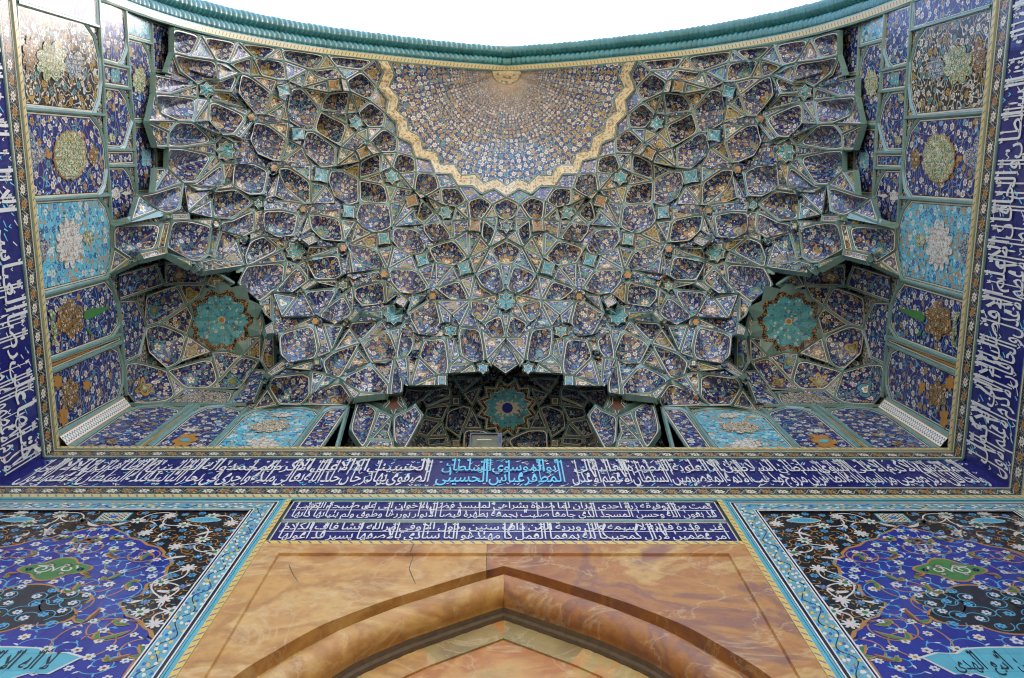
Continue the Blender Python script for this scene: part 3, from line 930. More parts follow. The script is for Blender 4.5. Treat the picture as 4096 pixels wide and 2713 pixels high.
for ln in AXIS.split('\n'):
    k = ln.split()
    if len(k) < 4: continue
    px = parse_pts(k[2], k[3:]); P = [survey(q, k[0]) for q in px]
    P[0].x = P[-1].x = 0
    P = P + [Vector((-p.x, p.y, p.z)) for p in reversed(P[1:-1])]
    nm, mt, bw = KIND[k[1]]; make_cell(nm, P, mt or 'vault', vault, bw, False)
# ---- small tiles in the joints between the cells
def in_poly(x, y, poly):
    r = False; j = len(poly)-1
    for i in range(len(poly)):
        a, b = poly[i], poly[j]
        if (a[1] > y) != (b[1] > y) and x < (b[0]-a[0])*(y-a[1])/(b[1]-a[1])+a[0]: r = not r
        j = i
    return r
ST = 4.0; cov = set(); polys = [u for z, kd, u in LIST if z == 'v'] + [parse_pts('D', []) or [(0, 0)]]
for ln in AXIS.split('\n'):
    k = ln.split()
    if len(k) > 4:
        h = parse_pts(k[2], k[3:]); polys.append(h + [(2*2030.4-q[0], q[1]) for q in reversed(h)])
for u in polys:
    x0, x1 = min(q[0] for q in u), max(q[0] for q in u); y0, y1 = min(q[1] for q in u), max(q[1] for q in u)
    for i in range(int(x0/ST), int(x1/ST)+1):
        for j in range(int(y0/ST), int(y1/ST)+1):
            if in_poly((i+.5)*ST, (j+.5)*ST, u): cov.add((i, j))
hole = set(); IM = int(2030.4/ST)
def seen(i, j, di, dj, n=32):
    for s in range(1, n):
        if (i+di*s, j+dj*s) in cov or i+di*s > IM: return s
    return 0
for i in range(130, IM):
    for j in range(20, 420):
        if (i, j) not in cov:
            ds = [seen(i, j, *d) for d in ((1, 0), (-1, 0), (0, 1), (0, -1), (1, 1), (-1, -1), (1, -1), (-1, 1))]
            if sum(1 for d in ds if d) >= 7: hole.add((i, j))
left = set(hole)
while left:
    comp = [left.pop()]; st = list(comp)
    while st:
        i, j = st.pop()
        for d in ((1, 0), (-1, 0), (0, 1), (0, -1)):
            q = (i+d[0], j+d[1])
            if q in left: left.remove(q); comp.append(q); st.append(q)
    if len(comp) < 3: continue
    full_c = set(comp)
    for i, j in comp:
        for a in (-1, 0, 1):
            for b in (-1, 0, 1): full_c.add((i+a, j+b))
    idx = {}; P = []; F = []
    def node(i, j):
        if (i, j) not in idx:
            p = survey((i*ST, j*ST), 'v'); v = p-CAM; idx[(i, j)] = len(P); P.append(CAM + v*(1+.03/v.length))
        return idx[(i, j)]
    for i, j in full_c: F.append((node(i, j), node(i+1, j), node(i+1, j+1), node(i, j+1)))
    nn = Vector()
    for q in F: nn += (P[q[2]]-P[q[0]]).cross(P[q[3]]-P[q[1]])
    nn.normalize(); e1 = nn.cross(Vector((0, 0, 1))); e1 = e1.normalized() if e1.length > .05 else Vector((1, 0, 0)); e2 = nn.cross(e1)
    mb = MB(); mb.add(P, F, 0, [(p.dot(e1), p.dot(e2)) for p in P])
    for mir in (False, True): mb.build('infill_tile', ['infill' if len(comp) > 40 else 'turq'], vault, mir)
SR = [(0, 'turq'), (.012, 'black'), (.022, 'white'), (.032, 'black'), (.038, None)]
SMAT = {'s': 'turqstar', 'o': 'orangestar', 't': 'dark', 'h': 'orange', 'q': 'brown', 'n': 'dark'}
for zn, kd, c, R, px in stars:
    P = [survey(q, zn) for q in px]; cw = survey(c, zn)
    make_cell('star_panel', P, SMAT[kd], vault if zn == 'v' else nichev, 0, True, SMALLR if kd in 'ht' else SR, .018)
for ln in AXSTARS.split('\n'):
    k = ln.split()
    if len(k) < 6: continue
    cx, cy = [float(t) for t in k[3].split(',')]
    c, R, px = star_px(k[2], cx, cy, float(k[4]), int(k[5]), float(k[6]))
    P = [survey(q, 'v') for q in px]; x0 = sum(p.x for p in P)/len(P)
    for p in P: p.x -= x0
    make_cell('star_panel', P, SMAT[k[1]], vault, 0, False, SR, .018)

M['goldflor'] = floral('brown_gold_tile', (.016, .009, .006), S=15, white=.15, orange=.8, bud0=.95, R=.14, vine=(.36, .20, .05), accent=(.36, .19, .04), third=(.40, .30, .14), flower=(.45, .36, .2), vw=.06)
M['medfield'] = floral('medallion_tile', (.075, .33, .37), S=10, white=.35, orange=.8, bud0=.8, R=.17, vine=(.02, .05, .08), accent=(.16, .09, .04), third=(.04, .06, .2), vw=.02)
# ---- star medallions of the corner vaults and of the niche
def medallion(center, zone, R, n, parents, rot, flat, col, heart, hr, squash=1.0):
    cpx = tpx(*center); C0 = survey(cpx, zone)
    def ringpts(r, rr, k, ro, push):
        out = []
        for i in range(2*k):
            a = ro + math.pi*i/k; q = r if i % 2 == 0 else r*rr
            x, y = C0.x+q*math.cos(a), C0.y+q*math.sin(a)*squash
            z = (corner_z if zone == 'n' else niche_z)(x, y)*(1-flat) + C0.z*flat - push
            out.append(Vector((x, y, z)))
        return out
    lay = [(R, 'turq', .05), (R*.92, 'white', .056), (R*.885, 'goldflor', .06), (R*.76, 'white', .066), (R*.72, col, .072)]
    for idx, par in enumerate(parents):
        mir = idx == 1
        body = None
        for j, (r, mt, pu) in enumerate(lay):
            mb = MB(); pts = ringpts(r, .77, n, rot, pu); cen = C0 - Vector((0, 0, pu))
            uv = [((p.x-C0.x), (p.y-C0.y)) for p in pts] + [(0, 0)]
            K = len(pts); mb.add(pts+[cen], [(i, (i+1) % K, K) for i in range(K)], 0, uv)
            o = mb.build('star_medallion' if j == 0 else ['outline', 'braided_border', 'inner_outline', 'star_field'][j-1], [mt], par if j == 0 else body, mir)
            if j == 0: body = o
        mb = MB(); pts = ringpts(hr, .78, 8 if zone == 'n' else 14, 0, .078); K = len(pts); cen = C0 - Vector((0, 0, .078))
        mb.add(pts+[cen], [(i, (i+1) % K, K) for i in range(K)], 0); mb.build('rosette', ['white'], body, mir)
        mb = MB(); pts = ringpts(hr*.42, .95, 10, 0, .084); K = len(pts); cen = C0 - Vector((0, 0, .084))
        mb.add(pts+[cen], [(i, (i+1) % K, K) for i in range(K)], 0); mb.build('rosette_eye', ['orange' if heart == 'w' else 'cobalt'], body, mir)
medallion(('E', 1920, 165), 'n', .66, 10, [cornerL, cornerR], .31, .55, 'medfield', 'w', .085)
medallion(('F', 2212, 915), 'c', .50, 12, [nichev], .26, .4, 'medfield', 'b', .20)
# ---------------------------------------------------------------- ribbed dome with cream zigzag border at the crown
OUTER = [('B', *p) for p in ((1090, 520), (1140, 635), (1095, 750), (1180, 865), (1166, 974), (1255, 1064), (1270, 1181), (1386, 1239))] + [('D', *p) for p in ((1419, 65), (1546, 92), (1591, 206), (1718, 210), (1787, 312), (1910, 316), (1990, 380), (2095, 338), (2207, 405))]
INNER = [('B', *p) for p in ((1200, 525), (1255, 645), (1205, 750), (1290, 850), (1270, 950), (1360, 1025), (1370, 1115), (1470, 1170), (1490, 1280), (1610, 1310), (1640, 1410), (1760, 1405), (1820, 1500), (1935, 1490), (2010, 1568))] + [('D', *p) for p in ((2115, 235), (2207, 300))]
out3 = [survey(tpx(*p), 'v') for p in OUTER]; in3 = [survey(tpx(*p), 'v') for p in INNER]
out3[-1].x = in3[-1].x = 0
out3[0].y = in3[0].y = YF+.03
full = lambda L: L + [Vector((-p.x, p.y, p.z)) for p in reversed(L[:-1])]
O, I = full(out3), full(in3)
up = Vector((0, 0, .03))
zz = MB(); K = len(O)
def strip_ab(mb, fa, fb, ua, ub, mi, dz):
    P = []; U = []; L = 0
    for i in range(K):
        a, b = O[i], I[i]
        if i: L += ((O[i]-O[i-1]).length + (I[i]-I[i-1]).length)/2
        P += [a.lerp(b, fa)-Vector((0, 0, dz)), a.lerp(b, fb)-Vector((0, 0, dz))]; U += [(L, fa*.4), (L, fb*.4)]
    mb.add(P, [(2*i, 2*i+2, 2*i+3, 2*i+1) for i in range(K-1)], mi, U)
for fa, fb, mi in ((0, .08, 1), (.08, .12, 2), (.12, .88, 0), (.88, .92, 2), (.92, 1, 1)): strip_ab(zz, fa, fb, fa, fb, mi, .045)
zig = zz.build('zigzag_border', ['creamtile', 'turq', 'black'], vault)
fan = MB(); AP = Vector((0, YF+.03, 0)); rows = 22
P, U = [], []
for i in range(K):
    for r in range(rows+1):
        t = (r/rows)**1.2*.999+.001
        x, y = AP.x+(I[i].x-AP.x)*t, AP.y+(I[i].y-AP.y)*t
        z = vault_z(x, y); zi = I[i].z - vault_z(I[i].x, I[i].y)
        P.append(Vector((x, y, z+zi*t*t + .02*math.sin(i*1.9)*t)))
        d = Vector((x, y))-Vector((AP.x, AP.y)); th = math.atan2(d.y, d.x); rr = d.length
        U.append((th*1.6, math.log(max(rr, .02))*1.6))
R1 = rows+1
fan.add(P, [(i*R1+r, (i+1)*R1+r, (i+1)*R1+r+1, i*R1+r+1) for i in range(K-1) for r in range(rows)], 0, U, smooth=True)
fano = fan.build('crown_dome', ['fan'], vault)
ro = MB(); pts = []
for i in range(19):
    a = math.pi*i/18; pts.append(Vector((.30*math.cos(a), YF+.04+.26*math.sin(a), vault_z(.3*math.cos(a), YF+.26*math.sin(a))-.03)))
ro.poly(pts, 0); ro.build('crown_rosette', ['creamtile'], fano)

# ---------------------------------------------------------------- added shell against light leaks, and linings behind the tiles
sh = MB(); nx, ny = 44, 24; g = []
for j in range(ny+1):
    for i in range(nx+1):
        x = -W + 2*W*i/nx; y = YF + (D-YF)*j/ny
        g.append(Vector((x, y, vault_z(x*.94, YF+(y-YF)*.94)+.4)))
fc = []
for j in range(ny):
    for i in range(nx):
        x = -W + 2*W*(i+.5)/nx; y = YF + (D-YF)*(j+.5)/ny
        if abs(x) < 2.1 and y > 2.5: continue
        if abs(x) > 2.6 and y > .9: continue
        fc.append((j*(nx+1)+i, j*(nx+1)+i+1, (j+1)*(nx+1)+i+1, (j+1)*(nx+1)+i))
sh.add(g, fc, 0); tag(sh.build('vault_leak_shell', ['backing']), 'added backing shell behind the muqarnas tiles against light leaks', 'backing shell', kind='structure')  # shell added to stop light leaks and sky holes between the cells
for par, sx in ((cornerL, -1), (cornerR, 1)):
    cs = MB(); g = []; n = 14
    for j in range(n+1):
        for i in range(n+1):
            x = 2.3 + (W-2.3)*i/n; y = .7 + (D-.7)*j/n
            g.append(Vector((sx*x, y, max(corner_z(x, y)+.16, vault_z(x*.94, YF+(y-YF)*.94)+.3))))
    cs.add(g, [(j*(n+1)+i, j*(n+1)+i+1, (j+1)*(n+1)+i+1, (j+1)*(n+1)+i) for j in range(n) for i in range(n)], 0); cs.build('vault_lining', ['darkplain'], par)
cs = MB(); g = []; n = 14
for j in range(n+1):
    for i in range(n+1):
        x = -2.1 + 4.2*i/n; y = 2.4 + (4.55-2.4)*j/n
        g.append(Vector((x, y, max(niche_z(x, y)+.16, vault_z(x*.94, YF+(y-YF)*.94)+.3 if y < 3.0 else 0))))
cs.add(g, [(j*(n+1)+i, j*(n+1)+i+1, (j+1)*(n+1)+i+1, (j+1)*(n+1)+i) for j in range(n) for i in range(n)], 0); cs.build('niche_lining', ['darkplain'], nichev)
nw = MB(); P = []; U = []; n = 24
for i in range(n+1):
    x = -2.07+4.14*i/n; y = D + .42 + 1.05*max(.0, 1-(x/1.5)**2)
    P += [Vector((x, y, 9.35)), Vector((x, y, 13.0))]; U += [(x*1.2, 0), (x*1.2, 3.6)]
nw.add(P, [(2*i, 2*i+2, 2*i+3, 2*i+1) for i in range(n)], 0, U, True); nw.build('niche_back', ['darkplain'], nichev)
nf = MB(); nf.add([(-2.07, D+.02, 9.36), (2.07, D+.02, 9.36), (2.07, 4.5, 9.36), (-2.07, 4.5, 9.36)], [(0, 1, 2, 3)], 0); nf.build('niche_floor', ['backing'], nichev)

# ---------------------------------------------------------------- twisted rope mouldings along the front arch
arc = []
TAB = [(0, 19.4), (1.2, 18.65), (2.4, 17.62), (3.3, 16.72), (4.05, 15.6), (4.6, 14.4), (4.88, 13.2), (5.0, 12.0), (5.02, 10.5), (5.02, 6.0), (5.02, -1.2)]
def smooth_curve(tab, n):
    pts = [Vector((x, z)) for x, z in tab]; out = []
    for i in range(len(pts)-1):
        p0, p1, p2, p3 = pts[max(i-1, 0)], pts[i], pts[i+1], pts[min(i+2, len(pts)-1)]
        if i == 0: p0 = p1*2-p2
        for s in range(n):
            t = s/n
            out.append(.5*((2*p1)+(p2-p0)*t+(2*p0-5*p1+4*p2-p3)*t*t+(3*p1-p0-3*p2+p3)*t**3))
    return out + [pts[-1]]
half = smooth_curve(TAB, 24)
def resample(c, step):
    out = [c[0]]; acc = 0
    for a, b in zip(c, c[1:]):
        L = (b-a).length; 
        while acc + L >= step and L > 1e-9:
            a = a.lerp(b, (step-acc)/L); out.append(a.copy()); L = (b-a).length; acc = 0
        acc += L
    return out
def rope(y0, off, rad, name, label):
    c = resample(half, .0148); mb = MB(); seg = 16; ring = []
    for side in (-1, 1):
        P = []; n = 0
        for i, q in enumerate(c):
            if q.y < 8.5: break
            tn = (c[min(i+1, len(c)-1)]-c[max(i-1, 0)]).normalized(); nr = Vector((-tn.y, tn.x))
            if nr.y < 0 and i < 60: nr = -nr
            nr = nr if nr.dot(Vector((q.x, q.y-12))) > 0 else -nr
            if i == 0: nr = Vector((0, 1))
            cc = q + nr*off; s = i*.0148
            for k in range(seg):
                a = 2*math.pi*k/seg
                ph = (s/.118 + k/seg*1.0) % 1.0
                rid = int(s/.118 + k/seg); jr = .96 + .08*((rid*7919) % 13)/13
                r = rad*jr*(.80 + .24*math.sin(math.pi*ph)**.6)*(.86 if rid % 9 == 0 and ph < .2 else 1)
                P.append(Vector((side*(cc.x + nr.x*r*math.cos(a)), y0 + r*math.sin(a), cc.y + nr.y*r*math.cos(a))))
            n += 1
        mb.add(P, [(i*seg+k, i*seg+(k+1) % seg, (i+1)*seg+(k+1) % seg, (i+1)*seg+k) for i in range(n-1) for k in range(seg)], 0, None, True)
    return tag(mb.build(name, ['rope']), label, 'moulding', 'rope mouldings along the arch')
rope(YF-.16, .17, .128, 'rope_moulding', 'thick twisted turquoise rope moulding nearest the vault, along the arch')
rope(YF-.39, .21, .128, 'rope_moulding', 'twisted turquoise rope moulding against the sky, outermost along the arch')
# cable-patterned edge between vault and ropes, in glazed lengths
edge = empty('arch_edge_border', 'thin cream cable patterned tile border along the arch edge', 'border', (0, YF, 12))
c = resample(half, .22)
for side in (False, True):
    seglen = 6
    for s0 in range(0, len(c)-1, seglen):
        cs = c[s0:s0+seglen+1]
        if cs[0].y < 8.5 or len(cs) < 2: break
        mb = MB(); P = []; U = []
        for i, q in enumerate(cs):
            gi = s0+i; tn = (c[min(gi+1, len(c)-1)]-c[max(gi-1, 0)]).normalized(); nr = Vector((-tn.y, tn.x))
            nr = nr if nr.dot(Vector((q.x, q.y-12))) > 0 else -nr
            if gi == 0: nr = Vector((0, 1))
            for v, (yy, o) in enumerate(((YF+.035, -.03), (YF+.005, -.035), (YF-.075, -.035), (YF-.095, -.03), (YF-.10, .2))):
                P.append(Vector((-(q.x+nr.x*o), yy, q.y+nr.y*o))); U.append((gi*.22, (0, 0, 1, 1, 1)[v]))
        m = len(cs)
        for j, mi in ((0, 1), (1, 0), (2, 1), (3, 2)):
            mb.add([P[i*5+j+k] for i in range(m) for k in (0, 1)], [(2*i, 2*i+2, 2*i+3, 2*i+1) for i in range(m-1)], mi, [U[i*5+j+k] for i in range(m) for k in (0, 1)])
        mb.build('border_tile', ['cable', 'turq', 'black'], edge, side)
# ---------------------------------------------------------------- ground, facade and an added box that keeps stray sky light out
gm = MB(); gm.add([(-300, -400, -EYE), (300, -400, -EYE), (300, 200, -EYE), (-300, 200, -EYE)], [(0, 1, 2, 3)], 0)
tag(gm.build('ground', ['paving']), 'pale stone paving of the square', 'ground', kind='structure')
fac = empty('portal_facade', 'tall brick and tile portal around the arch', 'building', (0, YF-.3, 0))
mb = MB(); cc = resample(half, .3); yo, yi = YF-.52, YF-.1
for sg in (1, -1):
    P = []
    for q in cc:
        P += [Vector((sg*(q.x+.22), yo, q.y+.2)), Vector((sg*(q.x+.22), yi, q.y+.2)), Vector((sg*(q.x+.22), yo, 21.5))]
    P[0].x = P[1].x = P[2].x = 0
    n = len(cc)
    mb.add(P, [(3*i, 3*i+3, 3*i+5, 3*i+2) for i in range(n-1)] + [(3*i, 3*i+3, 3*i+4, 3*i+1) for i in range(n-1)], 0)
    xe = 5.24
    mb.add([(sg*xe, yo, -EYE), (sg*8.5, yo, -EYE), (sg*8.5, yo, 21.5), (sg*xe, yo, 21.5)], [(0, 1, 2, 3)], 0)
mb.build('front_wall', ['brick'], fac)
mb = MB(); mb.add([(-8.5, yo, 21.5), (8.5, yo, 21.5), (8.5, 7, 21.5), (-8.5, 7, 21.5)], [(0, 1, 2, 3)]); mb.build('light_block_roof', ['brick'], fac)  # top, flanks and rear: unseen box added to block light leaking in
mb = MB(); mb.add([(-8.5, yo, -EYE), (-8.5, 7, -EYE), (-8.5, 7, 21.5), (-8.5, yo, 21.5)], [(0, 1, 2, 3)]); mb.build('light_block_flank', ['brick'], fac); mb.build('light_block_flank', ['brick'], fac, True)
mb = MB(); mb.add([(-8.5, 7, -EYE), (8.5, 7, -EYE), (8.5, 7, 21.5), (-8.5, 7, 21.5)], [(0, 1, 2, 3)]); mb.build('light_block_rear', ['brick'], fac)
mb = MB(); mb.add([(-5.03, yi, -EYE), (-5.03, yi, 21.4), (-8.5, yi, 21.4), (-8.5, yi, -EYE)], [(0, 1, 2, 3)]); mb.build('inner_lining', ['brick'], fac); mb.build('inner_lining', ['brick'], fac, True)

M['spandrel'] = floral('white_spandrel_tile', (.03, .03, .05), S=14, white=.9, orange=.97, vine=(.45, .43, .38), vw=.09)
# ---------------------------------------------------------------- side walls and back wall with their tile panels
wallL = empty('side_wall', 'left inner wall of the portal with tall column of framed tile panels', 'wall', (-W, .5, 0), 'side walls')
wallR = empty('side_wall', 'right inner wall of the portal with tall column of framed tile panels', 'wall', (W, .5, 0), 'side walls')
backw = empty('back_wall', 'rear wall of the portal above and around the marble doorway', 'wall', (0, D, 0))
def both(fn):
    fn(wallL, False); fn(wallR, True)
mb = MB(); mb.add([(-W-.012, YF-.1, -EYE), (-W-.012, D, -EYE), (-W-.012, D, 9.4), (-W-.012, YF-.1, 9.4)], [(0, 1, 2, 3)], 0, [(0, 0), (5, 0), (5, 11), (0, 11)])
both(lambda p, m: mb.build('lower_facing', ['wallblue'], p, m))
mb2 = MB(); mb2.add([(-W-.012, YF-.1, 9.4), (-W-.012, D, 9.4), (-W-.012, D, 12.6), (-W-.012, .3, 14.4), (-W-.012, YF-.1, 14.8)], [(0, 1, 2, 3, 4)], 0, [(0, 0), (5, 0), (5, 3.2), (2.3, 5), (0, 5.4)])
both(lambda p, m: mb2.build('upper_facing', ['spandrel'], p, m))
mb3 = MB(); mb3.add([(-W, D+.012, 9.38), (-2.07, D+.012, 9.38), (-2.07, D+.012, 12.6), (-W, D+.012, 12.6)], [(0, 1, 2, 3)], 0, [(0, 0), (3, 0), (3, 3.2), (0, 3.2)])
mb3.build('pier_facing', ['spandrel'], backw); mb3.build('pier_facing', ['spandrel'], backw, True)
mb4 = MB(); mb4.add([(-W, D+.02, 6.8), (W, D+.02, 6.8), (W, D+.02, 9.36), (-W, D+.02, 9.36)], [(0, 1, 2, 3)]); mb4.build('lintel_core', ['backing'], backw)
mb5 = MB(); mb5.add([(-W, D+.02, -EYE), (-1.95, D+.02, -EYE), (-1.95, D+.02, 6.8), (-W, D+.02, 6.8)], [(0, 1, 2, 3)]); mb5.build('jamb_core', ['backing'], backw); mb5.build('jamb_core', ['backing'], backw, True)
mb6 = MB(); mb6.add([(-W, D-.03, 9.397), (W, D-.03, 9.397), (W, D+.3, 9.397), (-W, D+.3, 9.397)], [(0, 1, 2, 3)]); mb6.build('ledge', ['turq'], backw)

PANELS = '''
side framed_panel wallblue A 130,-60 822,-60 832,215 140,10
side framed_panel wallblack A 146,32 715,200 795,320 842,500 856,700 838,850 795,968 206,908
side framed_panel wallblue A 212,955 770,1003 850,1110 893,1280 905,1449 885,1590 835,1672 272,1704
side framed_panel wallturq C 282,445 840,412 905,500 945,640 962,850 945,980 905,1080 352,1222
side framed_panel wallblue E 362,-11 900,-161 965,-74 1003,21 1022,120 1010,215 950,312 418,508
side bar_panel ochrebar E 422,532 1028,314 1034,348 430,603
side framed_panel wallblue E 437,628 950,402 1010,440 1045,580 1040,720 1000,850 490,1125
back framed_panel wallblue E 650,1262 1050,985 1190,930 1390,915 1530,945 1545,985 1150,1270
back bar_panel ochrebar E 1180,1270 1640,910 1690,910 1250,1270
back framed_panel wallblue E 1300,1272 1660,985 1780,930 1920,918 2060,960 2070,990 1780,1275
back framed_panel wallturq E 1835,1275 2090,1010 2180,962 2398,930 2600,940 2708,962 2732,992 2515,1277
back framed_panel wallblue F 405,1275 640,965 700,935 840,932 600,1285
side framed_panel wallblue A 842,10 1063,78 1085,320 1075,420 1040,520 1010,550 868,512
side framed_panel wallblue A 872,545 1098,592 1108,755 882,722
side framed_panel wallblue A 884,748 1020,768 1080,860 1125,1030 1090,1150 1060,1250 1030,1268 912,1262
side framed_panel wallblue A 915,1302 1143,1302 1148,1408 922,1415
side framed_panel wallblue A 928,1442 1060,1442 1110,1510 1160,1660 1140,1790 1095,1895 955,1905
side framed_panel wallturq A 1084,85 1288,165 1298,365 1094,308
side framed_panel wallblue A 1102,335 1215,365 1270,480 1308,660 1305,810 1270,960 1240,1028 1138,1028
side framed_panel wallblue A 1148,1082 1250,1085 1330,1280 1335,1420 1305,1640 1180,1648
side framed_panel wallblue A 1305,180 1448,235 1462,460 1420,560 1400,612 1320,600
side framed_panel creamtile A 1340,1290 1425,1278 1420,1420 1345,1410
'''
WR = [(-.034, 'turq'), (0, 'black'), (.007, 'white'), (.022, 'black'), (.030, None)]
def wall_pt(side, q):
    return on_plane(q[0], q[1], 0, -W) if side == 'side' else on_plane(q[0], q[1], 1, D)
for ln in PANELS.split('\n'):
    k = ln.split()
    if len(k) < 5: continue
    P = [wall_pt(k[0], q) for q in parse_pts(k[3], k[4:])]
    for mir in (False, True):
        par = backw if k[0] == 'back' else (wallR if mir else wallL)
        PP = [Vector((-p.x, p.y, p.z)) for p in P] if mir else P
        make_cell(k[1], PP, k[2], par, 0, False, WR, 0.0, 'panel_frame')
# horizontal turquoise rails of the side walls (they follow the panel rows)
def rail(side, pts, w=.05):
    q3 = [wall_pt(side, tpx(*p)) for p in pts]
    for mir in (False, True):
        mb = MB()
        for a, b in zip(q3, q3[1:]):
            d = (b-a).normalized(); nv = Vector((1, 0, 0)) if side == 'side' else Vector((0, -1, 0)); s = d.cross(nv)*w/2
            A = [a-s, a-s*.5+nv*.03, a+s*.5+nv*.03, a+s]; B = [b-s, b-s*.5+nv*.03, b+s*.5+nv*.03, b+s]
            mb.add(A+B, [(i, i+1, 5+i, 4+i) for i in range(3)], 0)
        mb.build('rail', ['turq'], backw if side == 'back' else (wallR if mir else wallL), mir)
for pts in ([('A', 140, 18), ('A', 838, 228)], [('A', 205, 932), ('A', 888, 988)], [('C', 272, 430), ('C', 940, 388)], [('C', 352, 1245), ('C', 915, 1095)], [('E', 418, 520), ('E', 1028, 298)], [('E', 432, 618), ('E', 1038, 365)],
            [('A', 838, 0), ('A', 848, 240), ('A', 880, 720), ('A', 905, 1300), ('C', 938, 400), ('C', 952, 640), ('C', 966, 850)],
            [('C', 966, 850), ('C', 925, 1085), ('C', 1003, 1310), ('E', 1036, 280), ('E', 1062, 580), ('E', 1080, 820)],
            [('A', 1070, 70), ('A', 1098, 560), ('A', 1120, 860), ('A', 1140, 1050), ('A', 1155, 1410), ('C', 1172, 380), ('C', 1108, 615)],
            [('A', 868, 528), ('A', 1098, 582)], [('A', 878, 735), ('A', 1112, 765)], [('A', 912, 1285), ('A', 1145, 1288)], [('A', 920, 1425), ('A', 1155, 1425)], [('A', 1293, 165), ('A', 1312, 620), ('A', 1318, 820), ('A', 1262, 1045), ('A', 1140, 1050)], [('A', 1090, 320), ('A', 1300, 378)], [('C', 952, 628), ('C', 1110, 612)]):
    rail('side', pts)
for pts in ([('E', 1110, 905), ('E', 2120, 905)], [('F', 240, 918), ('F', 848, 922)], [('E', 2125, 940), ('E', 1800, 1278)], [('E', 1165, 1272), ('E', 1655, 905)], [('E', 1270, 1272), ('E', 1705, 905)], [('F', 380, 1280), ('F', 640, 925)], [('F', 842, 925), ('F', 740, 1292)]):
    rail('back', pts, .06)
# white braided angle shafts in the two corners
for mir in (False, True):
    mb = MB(); P = [Vector((-W, 2.93, 9.42)), Vector((-4.88, D, 9.42)), Vector((-4.88, D, 11.1)), Vector((-W, 2.93, 11.1))]
    nv = Vector((1, -1, 0)).normalized()*.012; P = [p+nv for p in P]
    def sub(a, b, m, o): 
        A, B = P[0].lerp(P[1], a)+nv*o, P[0].lerp(P[1], b)+nv*o; C2, D2 = P[3].lerp(P[2], a)+nv*o, P[3].lerp(P[2], b)+nv*o
        mb.add([A, B, D2, C2], [(0, 1, 2, 3)], m, [(0, 0), (0, 1), (1.68, 1), (1.68, 0)])
    sub(0, .14, 1, 0); sub(.14, .2, 2, 0); sub(.2, .8, 0, .4); sub(.8, .86, 2, 0); sub(.86, 1, 1, 0)
    mb.build('angle_shaft', ['braid', 'turq', 'orange'], wallR if mir else wallL, mir)
# ---- painted ornaments inside the wall panels (glazed inlays, 6 mm proud)
def lobed(cx, cy, rx, ry, n=0, amp=0.0, N=40, rot=0.0):
    out = []
    for i in range(N):
        a = 2*math.pi*i/N; r = 1 + amp*abs(math.sin(n*a/2)) - amp*.5 if n else 1
        x, y = rx*r*math.cos(a), ry*r*math.sin(a)
        out.append((cx+x*math.cos(rot)-y*math.sin(rot), cy+x*math.sin(rot)+y*math.cos(rot)))
    return out
def inlay(side, t, shape, mat, lvl, name='inlay'):
    P = [wall_pt(side, tpx(t, *q)) for q in shape]
    nv = Vector((1, 0, 0)) if side == 'side' else Vector((0, -1, 0))
    P = [p+nv*(.006+.004*lvl) for p in P]; c = sum(P, Vector())/len(P); K = len(P)
    uv = [((p-c).dot(Vector((0, 1, 0)) if side == 'side' else Vector((1, 0, 0)))*1.5, p.z*1.5) for p in P+[c]]
    for mir in (False, True):
        mb = MB(); mb.add(P+[c], [(i, (i+1) % K, K) for i in range(K)], 0, uv); mb.build(name, [mat], backw if side == 'back' else (wallR if mir else wallL), mir)
M['greenflor'] = floral('green_arabesque_tile', (.05, .14, .03), S=13, white=.6, orange=.85, vine=WHITE, accent=ORANGE, vw=.12)
M['whiteflor'] = floral('white_arabesque_tile', (.55, .53, .48), S=12, white=.6, orange=.9, vine=(.20, .16, .06), accent=(.25, .14, .05), vw=.06, flower=(.62, .6, .55))
M['ochreflor'] = floral('ochre_arabesque_tile', (.26, .13, .03), S=13, white=.3, orange=.8, vine=BLACK, accent=(.10, .05, .01), vw=.10)
M['navyflor'] = floral('navy_arabesque_tile', (.03, .05, .13), S=13, white=.7, orange=.9, vine=(.25, .40, .45), vw=.09)
M['bwflor'] = floral('black_white_arabesque_tile', (.025, .02, .018), S=12, white=.9, orange=.97, vine=(.58, .55, .48), vw=.17)
